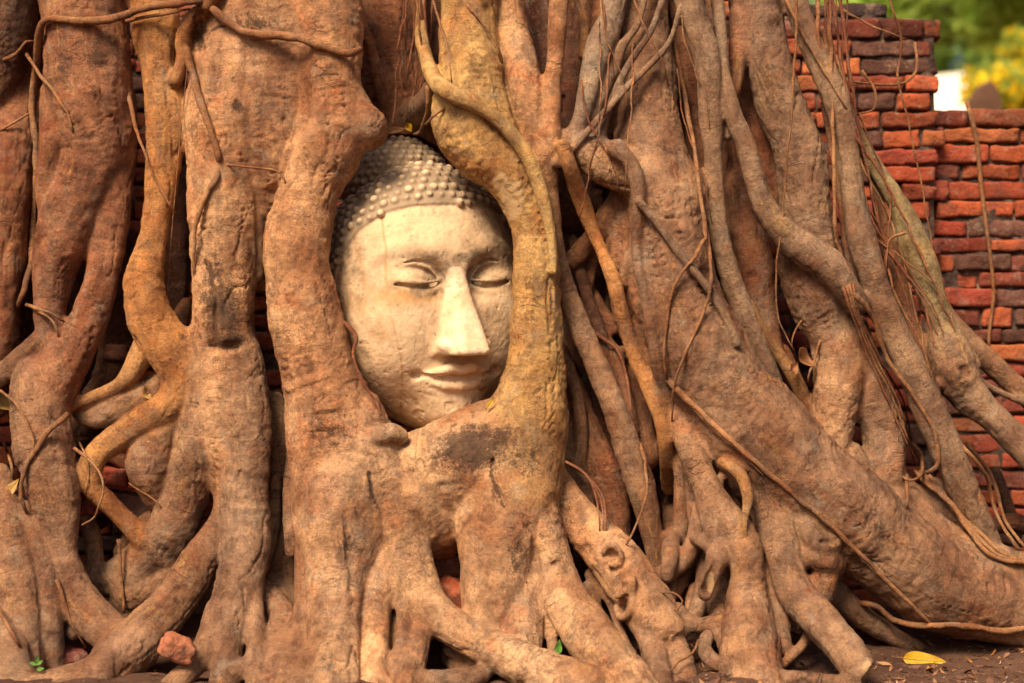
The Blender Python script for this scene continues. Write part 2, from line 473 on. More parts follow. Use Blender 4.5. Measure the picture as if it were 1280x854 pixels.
# ------------------------------------------------------------------ carved stone head (local unit: U metres; u right, v up, w towards the viewer)
U = .00206
HC = P(521, 355, .165)
YAW, ROLL, PITCH = math.radians(27), math.radians(2.5), math.radians(0)
def to_local(p):
    d = (p-HC)/U
    x, y, z = d[..., 0], -d[..., 1], d[..., 2]      # x right, z up, y towards viewer
    cr, sr = math.cos(ROLL), math.sin(ROLL)
    x, z = x*cr+z*sr, -x*sr+z*cr
    ca, sa = math.cos(YAW), math.sin(YAW)
    return x*ca-y*sa, z, x*sa+y*ca
def to_world(u, v, w_):
    ca, sa = math.cos(YAW), math.sin(YAW)
    x = u*ca+w_*sa; y = -u*sa+w_*ca; z = v
    cr, sr = math.cos(ROLL), math.sin(ROLL)
    x, z = x*cr-z*sr, x*sr+z*cr
    return np.stack([HC[0]+x*U, HC[1]-y*U, HC[2]+z*U], -1)
def ell(u, v, w, c, r):
    a, b, d = (u-c[0])/r[0], (v-c[1])/r[1], (w-c[2])/r[2]
    k0 = np.sqrt(a*a+b*b+d*d); k1 = np.sqrt((a/r[0])**2+(b/r[1])**2+(d/r[2])**2)+1e-9
    return k0*(k0-1)/k1
def capsule(u, v, w, A, B, ra, rb):
    ax, ay, az = A; d = np.subtract(B, A); L = float(d @ d)+1e-9
    pu, pv, pw = u-ax, v-ay, w-az
    t = np.clip((pu*d[0]+pv*d[1]+pw*d[2])/L, 0, 1)
    return np.sqrt((pu-t*d[0])**2+(pv-t*d[1])**2+(pw-t*d[2])**2)-(ra+(rb-ra)*t)
def wf(u, v):
    a = 35+90*np.sqrt(np.maximum(0, 1-(u/118)**2-((v+20)/164)**2))
    b = -10+130*np.sqrt(np.maximum(0, 1-(u/120)**2-((v-25)/118)**2))
    return float(np.maximum(a, b))
def poly(u, v, w, pts, r0, r1=None, dw=0, dwl=None, n=6):
    """capsule chain through (u,v) points laid on the face surface at depth offset dw"""
    q = catmull(np.array([(a, b, 0) for a, b in pts]), np.hypot(*(np.array(pts[-1])-pts[0]))/n)
    Q = [(a, b, wf(a, b)+(dw if dwl is None else np.interp(i/(len(q)-1), np.linspace(0, 1, len(dwl)), dwl))) for i, (a, b, _) in enumerate(q)]
    d = None
    rad = np.interp(np.linspace(0, 1, len(Q)), np.linspace(0, 1, len(r0)), r0) if isinstance(r0, (list, tuple)) else np.full(len(Q), r0)
    for i in range(len(Q)-1):
        e = capsule(u, v, w, Q[i], Q[i+1], rad[i], rad[i+1]); d = e if d is None else np.minimum(d, e)
    return d
def hairline(u, w):
    phi = np.degrees(np.arctan2(np.abs(u), w))
    return np.interp(phi, [0, 25, 42, 58, 66, 73, 80, 86, 92, 180], [91, 90, 83, 64, 44, 18, -20, -60, -110, -200])
def head_base(u, v, w):
    d = ell(u, v, w, (0, -20, 35), (118, 164, 90))
    d = smin(d, ell(u, v, w, (0, 18, -10), (120, 111, 130)), 22)
    hl = np.clip((v-hairline(u, w))/4+.5, 0, 1)
    d = d-3.2*hl
    d = smin(d, ell(u, v, w, (0, 125, -52), (70, 66, 69)), 2)
    return d
def face_detail(u, v, w, d):
    # sockets, brows, lids, nose, mouth, chin
    d = smin(d, ell(u, v, w, (0, -152, 78), (36, 28, 34)), 24)                    # chin
    for s in (-1, 1):
        d = smin(d, ell(u, v, w, (s*62, -62, 70), (44, 60, 40)), 30)               # cheek
        d = smax(d, -ell(u, v, w, (s*44, 5, 142), (42, 24, 36)), 18)               # eye socket
        d = smax(d, -ell(u, v, w, (s*24, -8, 136), (15, 24, 22)), 14)              # inner corner
        d = smin(d, poly(u, v, w, [(s*9, 14), (s*20, 30), (s*46, 41), (s*76, 36), (s*100, 16)], [4, 6, 6, 5, 3], dw=-4.5), 12)   # brow
        d = smin(d, ell(u, v, w, (s*52, -1, 84), (36, 20, 31)), 5)                 # eyeball and lids
        d = smin(d, poly(u, v, w, [(s*88, -3), (s*74, 13), (s*52, 20), (s*32, 14), (s*19, -2)], [1.5, 2.2, 2.4, 2.2, 1.5], dwl=[-4, -3.5, -5, -7, -11]), 3)      # upper lid rim
        d = smax(d, -poly(u, v, w, [(s*86, 4), (s*72, 17), (s*52, 23), (s*32, 17), (s*18, 2)], [.7, 1.1, 1.3, 1.1, .7], dwl=[-3.5, -1.5, -2.5, -4.5, -9]), 2)     # fold over the lid
        d = smin(d, poly(u, v, w, [(s*88, 0), (s*70, 1), (s*54, -3), (s*36, -3), (s*20, -1)], [1.5, 2.4, 2.6, 2.4, 1.5], dwl=[-3.5, -1.5, -2, -4, -9]), 4)   # lid edge
        lid = [(s*90, -3), (s*72, -4), (s*54, -9), (s*36, -9), (s*20, -5)]
        d = smax(d, -poly(u, v, w, lid, [1.0, 2.4, 3.3, 3.1, 1.4], dwl=[-2, .5, -.2, -2.0, -8]), 3.0)   # lid line
        d = smin(d, poly(u, v, w, [(s*82, -10), (s*60, -17), (s*38, -17), (s*22, -9)], [2, 4, 4, 2.5], dwl=[-4, -5.5, -6.5, -11]), 5)    # lower lid
    # nose: flat-fronted wedge
    t = np.clip((20-v)/106, 0, 1)
    front = 121+45*t**1.05; hw = 6+13*t
    side = (np.abs(u)-(hw+np.maximum(front-w, -6)*.30))*.93
    n = smax(smax(w-front, side, 9), -(v+88+.10*(w-120)+.004*u*u*.6), 6)
    n = smax(n, v-30, 6); n = smax(n, 60-w, 3)
    d = smin(d, n, 9)
    for s in (-1, 1):
        d = smin(d, ell(u, v, w, (s*24, -80, 132), (9.5, 8.5, 14)), 5)            # nostril wings
        d = smax(d, -ell(u, v, w, (s*12, -93, 146), (6.5, 4.5, 8)), 3)             # nostrils
    # mouth
    d = smin(d, ell(u, v, w, (0, -118, 89), (48, 28, 24)), 18)
    d = smax(d, -capsule(u, v, w, (0, -93, 124), (0, -106, 121), 3, 4), 5)         # philtrum
    up = [(-49, -112), (-32, -111.5), (-14, -107), (0, -109), (14, -107), (32, -111.5), (49, -112)]
    d = smin(d, poly(u, v, w, up, [2.4, 5.2, 6.4, 6.2, 6.4, 5.2, 2.4], dwl=[2, 8, 12.5, 13, 12.5, 8, 2], n=14), 2.0)
    lo = [(-43, -117), (-25, -125), (0, -128), (25, -125), (43, -117)]
    d = smin(d, poly(u, v, w, lo, [3.2, 7, 8, 7, 3.2], dwl=[2, 8.5, 11, 8.5, 2], n=12), 2.0)
    ml = [(-54, -112), (-44, -114), (-26, -116), (-10, -114.5), (0, -116), (10, -114.5), (26, -116), (44, -114), (54, -112)]
    d = smax(d, -poly(u, v, w, ml, [2.4, 2.8, 2.5, 2.5, 2.5, 2.5, 2.5, 2.8, 2.4], dwl=[2.5, 8, 14.5, 18, 19, 18, 14.5, 8, 2.5], n=18), 2)
    for s in (-1, 1): d = smax(d, -ell(u, v, w, (s*53, -113, wf(53, -113)+8), (6, 5, 7)), 6)
    d = smax(d, -poly(u, v, w, [(-34, -135), (-18, -140), (0, -142), (18, -140), (34, -135)], [1.5, 4, 5, 4, 1.5], dwl=[3, 5, 5.5, 5, 3]), 8)
    return d
HB = 1.15                                                 # voxel in local units
u0, u1, v0, v1, w0, w1 = -136, 136, -196, 200, -110, 182
ug = np.arange(u0, u1, HB, dtype=np.float32); vg = np.arange(v0, v1, HB, dtype=np.float32); wg = np.arange(w0, w1, HB, dtype=np.float32)
def head_grid():
    D = np.empty((len(ug), len(vg), len(wg)), np.float32)
    for i0 in range(0, len(ug), 24):
        u, v, w_ = np.meshgrid(ug[i0:i0+24], vg, wg, indexing='ij')
        D[i0:i0+24] = head_base(u, v, w_)
    # face features only in the front block
    wi = np.searchsorted(wg, 40); vi = np.searchsorted(vg, 70)
    for i0 in range(0, len(ug), 24):
        u, v, w_ = np.meshgrid(ug[i0:i0+24], vg[:vi], wg[wi:], indexing='ij')
        D[i0:i0+24, :vi, wi:] = face_detail(u, v, w_, D[i0:i0+24, :vi, wi:])
    return D
HD = head_grid()
# hair curls: rows of small knobs round the head and the crown bump
def march(o, dirs, f, r0, r1):
    t = np.full(len(dirs), r1)
    for _ in range(70):
        q = o+dirs*t[:, None]; d = f(q[:, 0], q[:, 1], q[:, 2]); t = np.maximum(t-np.maximum(d, -3)*.7, r0)
    return o+dirs*t[:, None]
beads = []
def bead_ring(o, axis, e1, e2, colat, pitch, f, r1, br, jit, row):
    ring = r1*math.sin(colat)*.86
    n = max(6, int(2*math.pi*ring/pitch)); a = -np.pi/2+(np.arange(n)+.5*(row % 2))*2*np.pi/n
    dirs = math.cos(colat)*axis+math.sin(colat)*(np.cos(a)[:, None]*e1+np.sin(a)[:, None]*e2)
    q = march(o, dirs, f, 20, r1*1.5)
    q = q-dirs*(.2 if br > 5.3 else .6)
    for p in q: beads.append((*(p+rng.normal(0, jit, 3)), br*rng.uniform(.74, 1.10)))
f_cap = lambda u, v, w: ell(u, v, w, (0, 25, -10), (125, 123, 135))
f_ush = lambda u, v, w: ell(u, v, w, (0, 125, -52), (70, 66, 69))
ax = np.array((0, 1, -.42)); ax /= np.linalg.norm(ax); e1 = np.array((1., 0, 0)); e2 = np.cross(ax, e1)
colats = np.arange(math.radians(20), math.radians(118), 11.3/130)
def f_nocrown(u, v, w):
    return smin(ell(u, v, w, (0, -20, 35), (118, 164, 90)), ell(u, v, w, (0, 18, -10), (120, 111, 130)), 22)-3.0
for row, cphi in enumerate(colats): bead_ring(np.array((0, 18, -10.)), ax, e1, e2, cphi, 11.6, f_nocrown, 132, 5.5, .5, row)
ncap = len(beads)
ax2 = np.array((0, 1, 0.)); e22 = np.array((0, 0, 1.))
for row, cphi in enumerate(np.arange(math.radians(4), math.radians(100), 9.8/69)): bead_ring(np.array((0, 125, -52.)), ax2, e1, -e22, cphi, 9.8, f_ush, 69, 4.8, .5, row)
Bd = np.array(beads)
isush = np.arange(len(Bd)) >= ncap
phi = np.degrees(np.arctan2(np.abs(Bd[:, 0]), Bd[:, 2]))
hl = hairline(Bd[:, 0], Bd[:, 2])
eu = ell(Bd[:, 0], Bd[:, 1], Bd[:, 2], (0, 125, -52), (70, 66, 69))
ec = f_nocrown(*Bd[:, :3].T)
keep = np.where(isush, ec > 1.5, (Bd[:, 1] > hl+2.0) & (eu > 2) & ~((phi > 84) & (Bd[:, 1] < 40)))
# curls worn away on the left temple
keep &= ~((Bd[:, 0] < -60) & (Bd[:, 1] > 0) & (Bd[:, 1] < 62) & (rng.random(len(Bd)) < .35))
keep &= rng.random(len(Bd)) > .05
Bd = Bd[keep & (Bd[:, 2] > -95)]
for bu, bv, bw, br in Bd:
    i = np.searchsorted(ug, (bu-br-5, bu+br+5)); j = np.searchsorted(vg, (bv-br-5, bv+br+5)); k = np.searchsorted(wg, (bw-br-5, bw+br+5))
    s_ = (slice(*i), slice(*j), slice(*k))
    u, v, w_ = ug[s_[0]][:, None, None], vg[s_[1]][None, :, None], wg[s_[2]][None, None]
    D_ = np.sqrt((u-bu)**2+(v-bv)**2+(w_-bw)**2)-br
    HD[s_] = smin(HD[s_], D_, 2.5)
HD[0] = HD[-1] = 9; HD[:, 0] = HD[:, -1] = 9; HD[:, :, 0] = HD[:, :, -1] = 9
hv, hf = surface_nets(HD, (u0, v0, w0), HB)
hv = smooth_pos(hv, hf, 2, .5)
hn = vnormals(hv, hf)
dsp = .6*fbm(hv*.03, 3, 2)+.30*fbm(hv*.20, 8, 3)
chip = np.clip(fbm(hv*.11, 21, 3)-.85, 0, 1)
uu, vv, ww = hv.T
below = np.clip((-118-vv)/20, 0, 1)
hv = hv+hn*(dsp-2.5*chip-1.1*below*np.clip((fbm(hv*.05, 44, 3)-.1)*4, 0, 1)*np.clip((-136-vv)/8, 0, 1))[:, None]
hn = vnormals(hv, hf)
uu, vv, ww = hv.T
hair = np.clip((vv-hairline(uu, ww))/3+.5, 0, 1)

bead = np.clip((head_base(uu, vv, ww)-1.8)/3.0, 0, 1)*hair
def blob(cu, cv, ru, rv, p=1.0): return np.exp(-(((uu-cu)/ru)**2+((vv-cv)/rv)**2)**p)*(ww > 0)
nz = fbm(hv*.05, 71, 3)
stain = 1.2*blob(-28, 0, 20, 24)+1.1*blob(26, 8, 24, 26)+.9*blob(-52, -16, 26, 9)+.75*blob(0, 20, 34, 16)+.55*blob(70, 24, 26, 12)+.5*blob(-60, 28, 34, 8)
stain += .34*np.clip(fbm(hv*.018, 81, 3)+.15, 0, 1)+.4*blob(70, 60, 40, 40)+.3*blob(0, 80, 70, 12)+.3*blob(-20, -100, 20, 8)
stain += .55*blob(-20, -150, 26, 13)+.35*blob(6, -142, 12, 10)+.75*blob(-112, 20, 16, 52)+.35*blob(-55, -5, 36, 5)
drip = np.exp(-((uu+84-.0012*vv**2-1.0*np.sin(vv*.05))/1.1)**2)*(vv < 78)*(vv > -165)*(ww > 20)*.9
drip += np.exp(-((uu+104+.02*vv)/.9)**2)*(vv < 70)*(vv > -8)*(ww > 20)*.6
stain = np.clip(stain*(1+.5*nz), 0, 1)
ochre = np.clip(.9*blob(-78, -18, 26, 14)+.7*blob(-40, -22, 30, 8)+.5*blob(-56, -152, 24, 16)+.5*blob(28, -84, 16, 6)+.5*blob(-20, -30, 20, 16)+drip*1.3+.35*blob(-95, -60, 24, 50)*(1+nz), 0, 1)
tt = np.clip((20-vv)/106, 0, 1)
plaster = np.clip((2.5-(np.abs(uu+2)-(8+26*tt)))/4, 0, 1)*np.clip((ww-(112+14*tt))/5, 0, 1)*((vv < 12+4*nz) & (vv > -97))
plaster = np.clip(plaster+.9*blob(-8, -146, 24, 14)*(nz > 0)*.8, 0, 1)
tipn = blob(-12, -80, 4, 3)+blob(-9, -66, 2.4, 3)+blob(-20, -70, 1.5, 1.5); stain = np.clip(stain+1.0*tipn, 0, 1)
hw = to_world(uu, vv, ww)
hm = hn @ np.array(to_world(np.array((1., 0, 0)), np.array((0, 1., 0)), np.array((0, 0, 1.)))-HC)/U
head = empty('stone_head', (HC[0], HC[1], HC[2]-.37), 'weathered cream sandstone Buddha head with closed eyes and rows of hair curls, gripped by roots', 'statue head')
hoff = np.array(head.location)
fc = hv[hf].mean(1)
fhair = (fc[:, 1] > hairline(fc[:, 0], fc[:, 2])).astype(int)
fu = ell(fc[:, 0], fc[:, 1], fc[:, 2], (0, 125, -52), (70, 66, 69)); fe = ell(fc[:, 0], fc[:, 1], fc[:, 2], (0, 25, -10), (125, 123, 135))
cls = np.where(fhair == 0, 0, np.where((fu < fe) & (fc[:, 1] > 100), 2, 1))
nosef = (cls == 0) & (np.abs(fc[:, 0]) < 10+30*np.clip((20-fc[:, 1])/106, 0, 1)) & (fc[:, 1] < 16) & (fc[:, 1] > -96) & (fc[:, 2] > 120+14*np.clip((20-fc[:, 1])/106, 0, 1))
cls[nosef] = 3
lipf = (cls == 0) & (fc[:, 1] < -101) & (fc[:, 1] > -134+.006*fc[:, 0]**2) & (np.abs(fc[:, 0]) < 50) & (fc[:, 2] > 108)
cls[lipf] = 4
eyef = (cls == 0) & (((np.abs(fc[:, 0])-53)/36)**2+((fc[:, 1]+1)/21)**2 < 1) & (fc[:, 2] > 40)
cls[eyef & (fc[:, 0] < 0)] = 5; cls[eyef & (fc[:, 0] > 0)] = 6
def submesh(name, V, N, F, sel, mat, attrs, parent, off):
    f = F[sel]
    if len(f) < 12: return None
    us, inv = np.unique(f, return_inverse=True)
    return link(name, mesh_from(name, V[us]-off, inv.reshape(-1, 4), mat, N[us], {k: a[us] for k, a in attrs.items()}), parent)
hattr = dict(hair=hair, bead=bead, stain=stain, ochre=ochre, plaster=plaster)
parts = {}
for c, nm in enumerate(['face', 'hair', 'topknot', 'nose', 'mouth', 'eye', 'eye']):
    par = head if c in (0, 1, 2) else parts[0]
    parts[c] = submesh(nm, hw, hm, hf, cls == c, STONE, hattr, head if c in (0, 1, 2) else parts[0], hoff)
parts[3]['label'] = 'paler plastered nose with a chipped tip'
print('head', len(hv), round(time.time()-T0, 1))
# ------------------------------------------------------------------ the fig tree: every root is a chain of (px, py, radius px, Y) read off the photo, Y = metres behind the head plane
TINT = dict(t=(.42, .25, .14), y=(.48, .30, .115), r=(.255, .115, .062), g=(.25, .172, .118), d=(.10, .043, .027), s=(.265, .158, .097), o=(.38, .195, .075), j=(.285, .17, .104), v=(.25, .19, .095))  # d: darkened bark for set-back roots, recess shade put into the colour
AGE = dict(t=1., y=.55, r=.8, g=.7, d=.7, s=1.1, o=.8, j=1., v=.4)
ROOTS = []
def R(txt, tint='t', k=.022, name='root', drape=None, age=None):
    pts = []; Y = 0
    for tok in txt.split():
        v = [float(a) for a in tok.split(',')]
        if len(v) == 4: Y = v[3]
        elif pts: pass
        pts.append([v[0], v[1], v[2], v[3] if len(v) == 4 else None])
    ys = [(i, p[3]) for i, p in enumerate(pts) if p[3] is not None] or [(0, 0.0)]
    for i, p in enumerate(pts): p[3] = float(np.interp(i, [a for a, _ in ys], [b for _, b in ys]))
    ROOTS.append(dict(pts=pts, tint=tint, k=k, name=name, drape=drape, age=AGE[tint] if age is None else age))
B = 'buttress_root'
# --- left
R('12,-60,42,.12 8,40,36,.11 -6,120,28,.12 -24,220,20,.2', 'd')
R('30,-60,26,.30 24,60,28,.22 8,200,36,.10 2,300,35 -5,400,29 -10,500,24,.06', 'r', name=B)
R('-70,-60,60,.2 -80,200,60,.12 -70,450,62,.05 -90,650,70,-.1 -110,850,80,-.3', 'r', name=B)
R('105,-60,57,.07 105,60,55,.05 112,130,50 121,185,41,.04 106,240,38 84,290,35 70,340,27 64,395,20 70,440,22,.02', 'r', name=B)
R('74,120,22,.05 62,180,14,.0 59,230,14 68,268,17 84,300,20,.03', 'r')
R('90,170,18,.05 82,205,8,.02 80,240,7 86,275,14', 'r', .012)
R('150,120,18,.09 151,180,20,.06 143,230,23 138,290,23 127,350,21,.02 110,400,24 85,445,29 58,490,36,-.02', 'r', name=B)
R('50,480,36,-.02 50,540,36,-.06 58,590,33 72,640,29,-.10 80,690,19 95,740,25,-.14 120,775,27 155,805,24,-.2', 's', name=B)
R('-30,500,15,.0 -5,475,14 25,450,13 50,425,11,.0 62,408,9', 's', .014)
R('0,590,12,-.04 8,640,26,-.08 18,700,31,-.14 26,760,25 34,830,21,-.26 38,880,22,-.34', 's', name=B)
R('22,650,24,-.08 48,690,22,-.12 61,740,17 64,790,15,-.2 66,830,16', 's')
R('-25,700,34,-.1 -8,780,30,-.22 18,850,30,-.34 30,900,34,-.42', 's')
R('185,-60,29,.06 196,40,28,.04 204,120,22,.02 203,200,21 193,290,18 181,350,25 190,396,28,-.01 212,438,27 223,475,22,-.02 210,505,20 180,526,20,-.04 145,548,19 118,572,18 110,596,17,-.04 118,615,15 132,628,14 152,648,13 180,676,15,-.03', 'o', .014)
R('184,435,16,.01 166,466,13,.0 150,482,10,-.01 120,495,9 84,508,9,.0 70,512,10', 'o', .012)
R('212,468,16,.05 185,492,20,.03 150,512,23,.02 115,518,20,.04 92,500,12,.06', 's', .014)
R('226,505,20,.0 200,540,26,-.01 186,580,28,-.015 194,618,18,.0', 's', .014)
R('232,380,8,.16 222,410,14,.13 228,440,12,.12', 'r', .012)
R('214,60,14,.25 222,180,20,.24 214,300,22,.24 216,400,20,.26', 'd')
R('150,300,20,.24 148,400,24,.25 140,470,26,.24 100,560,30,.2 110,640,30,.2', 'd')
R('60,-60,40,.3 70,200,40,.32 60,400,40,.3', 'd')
# trunk left of the head
R('296,-60,52,.06 290,50,48,.02 281,150,46,.0 277,250,40,-.01 277,330,38 279,400,40,-.01 282,450,40 285,500,40,-.02 288,550,34,-.04 288,600,24,-.05 288,650,14,-.06', 't', .05, name=B)
R('345,-60,62,.05 348,60,50,.02 346,130,44,.01 338,190,35,.0 328,240,22,.01 322,290,14,.02 320,340,10', 't', .06, name=B)
R('290,-45,8 262,2,10 240,25,11 230,48,11 228,75,10 220,100,9', 'o', .01, drape=.9)
R('268,440,26,-.01 258,500,30,-.02 246,560,33,-.03 232,620,31,-.02 208,675,30,.0 165,712,25,.02 128,728,20,.05', 's', name=B)
R('215,700,26,.02 180,745,28,.02 150,770,22,.04', 's')
R('298,440,26,-.02 304,500,33,-.04 310,560,29,-.08 307,620,29,-.09 306,680,30,-.12 299,728,29,-.16 288,775,28,-.22 283,820,20,-.28 280,880,22,-.36', 's', name=B)
R('310,730,20,-.15 318,770,13,-.22 318,820,11,-.3 316,870,12,-.38', 's', .012)
R('282,610,10,-.06 276,645,14,-.08 262,680,21,-.10 244,712,26,-.12 222,746,28,-.14 190,782,31,-.18 158,816,32,-.24 120,850,28,-.32 60,880,26,-.42', 's', name=B)
R('146,810,17,-.26 128,835,17,-.32 118,870,18,-.38', 's')
R('110,838,14,-.30 80,846,15,-.34 40,858,14,-.38', 's')
R('272,765,18,-.2 262,800,18,-.26 240,832,16,-.31 215,860,18,-.36', 's')
R('330,690,12,.02 345,730,15,-.04 352,770,14,-.12 345,810,12,-.2', 's')
R('330,735,12,-.1 352,770,18,-.16 350,800,22,-.22 352,840,26,-.30 340,890,30,-.4', 's', name=B)
R('345,810,12,-.26 320,825,12,-.3 290,845,14,-.34', 's', .012)
R('400,820,18,-.3 360,838,16,-.33 410,870,18,-.4', 's')
# left arm round the head
R('405,-60,52,.0 412,50,38,-.03 415,108,36,-.04 420,150,42,-.05 408,192,45,-.05 388,232,38,-.06 373,285,40,-.07 371,340,41 379,400,44,-.08 392,450,46 407,500,52,-.08 416,560,57,-.09 424,620,60,-.10 430,680,54,-.14 432,740,38,-.17 433,800,18,-.22', 't', .05, name=B)
R('425,120,26,-.04 446,150,28,-.05 462,166,20,-.05', 't', .03)
R('346,500,11,.06 352,560,17,.06 350,620,18,.04 345,690,22,.02 358,750,20,-.04 372,800,18,-.12', 's')
R('386,600,24,-.10 386,660,18,-.13 381,710,14,-.16 378,760,13,-.2 368,805,14,-.26 358,845,15,-.34', 's', .014)
R('424,600,60,-.1 434,660,54,-.14 426,720,42,-.18 420,790,34,-.26 418,880,34,-.4', 't', .02, name=B)
R('448,600,42,-.10 466,670,30,-.14 471,730,24,-.19 471,790,18,-.26 472,870,20,-.38', 't', .014, name=B)
R('490,690,16,-.16 500,740,9,-.2 503,790,8,-.27 494,830,9,-.32', 's', .010)
R('446,530,40,-.08 468,585,44,-.11 490,645,36,-.13 508,700,30,-.16 530,752,26,-.20 568,786,23,-.26 610,812,24,-.31 660,835,26,-.36 730,862,30,-.42', 't', .03, name=B)
R('515,720,24,-.16 530,770,12,-.22 520,810,16,-.28 508,860,20,-.38', 's')
R('560,812,8,-.2 590,822,10,-.26 605,840,12,-.33 560,855,18,-.38 520,850,14,-.36', 's', .012)
# bridge of wood under the chin
R('452,572,44,-.02 500,590,50,-.05 552,590,60,-.06 602,574,62,-.07 650,550,55,-.08', 't', .035, name=B)
R('518,616,58,-.06 542,644,48,-.055 550,672,28,-.03', 't', .035)
R('500,740,26,-.10 500,790,28,-.17 505,840,26,-.26', 's', .012)
R('570,815,20,-.14 590,838,24,-.22 600,880,24,-.32', 's', .012)
R('395,740,20,-.10 395,800,20,-.2 395,850,20,-.3', 's', .012)
R('470,545,14,-.16 488,540,12,-.16 500,545,10,-.15', 't', .014)
R('566,680,10,.0 562,705,9,.0 548,725,9,-.01 540,740,8', 's', .010)
# right arm round the head
R('585,-60,37,.0 587,40,36,-.01 588,100,42,-.03 590,145,50,-.04 608,182,46,-.05 642,222,35,-.07 662,268,27,-.08 671,312,28,-.08 672,360,31,-.08 671,420,34 668,470,37,-.08 656,520,46,-.09 646,565,52,-.10 642,620,54,-.12', 'y', .03, name=B, age=.75)
R('642,600,54,-.11 630,660,58,-.14 628,715,48,-.18 622,760,36,-.22 612,790,26,-.25', 't', name=B)
R('606,690,30,-.15 600,745,25,-.19 598,785,18,-.24 596,815,14,-.28', 't', .014)
R('630,690,36,-.16 644,750,30,-.20 650,795,28,-.26 652,825,20,-.3', 't', .014)
R('664,630,34,-.13 686,695,28,-.17 706,750,29,-.23 738,800,33,-.30 775,845,35,-.38 800,890,40,-.46', 't', name=B)
R('668,705,10,-.18 678,745,6,-.21 688,785,6,-.25 692,815,8,-.29', 's', .008)
R('523,-60,8,-.04 526,40,8,-.05 534,78,10,-.06 548,106,11,-.07 566,118,11,-.09 590,128,10,-.10 615,143,10,-.12 637,165,10,-.13 656,190,10,-.13 670,222,10,-.13 681,260,9,-.12 689,300,7,-.11 692,340,5,-.10', 'y', .004, drape=1.05)
R('505,150,16,.24 522,140,18,.2 535,128,16,.12 545,110,14,.07', 's')
# behind the head and upper middle
R('480,-60,60,.32 485,80,60,.32 500,200,60,.34', 'r')
R('540,-60,44,.36 545,80,44,.34', 'd')
R('440,-20,9,.02 448,20,8,.05 462,60,8,.10 474,105,8,.16 480,140,7,.2', 'r', .01)
R('632,-60,14,.03 640,30,20,.02 652,80,23,.0 662,130,24,-.02 672,172,20,-.02 683,215,14,-.02', 't', .014)
R('616,-60,8,.05 622,30,8,.05 628,70,8,.05', 'r', .01)
R('700,-60,16,.22 672,30,16,.2 655,90,14,.18', 'd')
R('701,-60,11,-.02 696,50,12,-.03 690,110,12,-.04 687,155,14,-.05 684,200,15,-.05 687,240,11,-.03 692,275,9,-.01', 't', .014)
R('730,-60,5,.1 729,0,5,.1 731,45,6,.08 728,70,7,.06', 'o', .01)
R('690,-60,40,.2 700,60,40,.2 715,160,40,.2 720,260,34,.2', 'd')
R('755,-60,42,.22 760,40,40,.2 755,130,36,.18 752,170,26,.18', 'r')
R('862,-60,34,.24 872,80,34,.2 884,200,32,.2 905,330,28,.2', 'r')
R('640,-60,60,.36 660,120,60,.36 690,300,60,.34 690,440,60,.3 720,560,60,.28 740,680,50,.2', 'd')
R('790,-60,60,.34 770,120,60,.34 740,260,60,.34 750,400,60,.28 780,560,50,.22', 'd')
R('778,-60,14,.03 765,20,15,.02 749,60,18,.0 738,100,15,-.02 729,142,12,-.03 722,170,12,-.03', 'g', .014)
R('818,-60,5,.0 798,30,5,.0 780,55,6,.0 767,88,9 752,118,12,.0 742,150,10,-.01 748,175,8,-.01', 'g', .012)
R('845,-50,5,-.02 815,36,5,-.03 791,72,5 770,112,5,-.03 757,150,5,-.03 750,172,6', 'g', .008)
R('850,10,4,-.04 838,50,4.5,-.05 815,78,4.5 780,113,5,-.07 745,152,5,-.08 717,184,5,-.08 696,204,7,-.06', 'g', .008, drape=.9)
# bulge and struts
R('694,172,10,-.03 712,176,14,-.03 735,190,20,-.03 762,203,28,-.03 795,216,30,-.02 828,222,36,.0 850,240,38,.0', 't', .026, name=B)
R('795,235,20,.06 768,263,16,.05 745,292,14,.05 716,325,14,.08', 's')
R('770,185,13,-.04 787,203,10,-.05 796,230,10,-.06 798,260,9,-.06 795,300,7 798,335,7,-.07 809,385,7 819,438,8,-.08 829,490,10 834,540,13,-.08 839,590,15 841,640,14,-.06 838,690,12 834,720,9,-.04', 's', .012, drape=.75)
R('799,252,6,-.06 823,281,5,-.08 851,319,5.5,-.10 886,361,6,-.11 907,396,6,-.11 922,430,5,-.09', 'g', .007, drape=1.0)
R('704,182,9,-.05 716,218,10,-.06 729,255,10,-.06 742,290,9 755,320,9,-.05 767,350,10 780,400,9,-.04 795,445,11 815,490,12,-.05 829,530,11,-.06 834,570,11 836,610,9', 'o', .012, drape=.75)
R('787,322,5,-.03 778,345,5,-.02 771,362,6,-.03', 's', .008)
R('688,240,7,-.03 692,275,8,-.01 697,315,9,.0 710,368,12,.0 735,435,15,.0 760,495,17,-.01 785,560,18,-.02 800,610,18 812,660,14,-.02 820,705,10,-.02', 's', .012)
R('700,440,13,.13 715,500,22,.12 737,560,28,.10 755,600,25,.08 768,640,20,.07 772,690,16,.05', 'r')
R('752,425,14,.11 775,470,22,.10 795,520,20,.10 806,570,18,.08', 'r')
R('726,340,7,.14 745,375,8,.12 766,412,9,.12', 'r', .01)
R('700,540,14,.06 715,590,20,.05 700,630,18,.04', 's')
R('728,600,9,.02 736,640,9,.02 740,670,9', 's', .01)
R('678,575,18,-.02 698,612,24,-.05 727,655,28,-.09 765,696,33,-.14 800,742,33,-.19 826,788,27,-.24', 't', name=B)
R('792,755,22,-.18 812,800,16,-.24 826,850,15,-.33 830,890,16,-.4', 's', .012)
R('820,770,22,-.2 843,808,17,-.25 858,855,16,-.33 864,900,16,-.4', 's', .012)
R('740,720,10,-.1 762,752,6,-.15 778,795,6,-.2 800,838,6,-.28', 's', .008)
R('716,300,7,.10 730,360,8,.08 752,420,8,.07 762,470,9,.07 770,530,8,.06', 'd', .01)
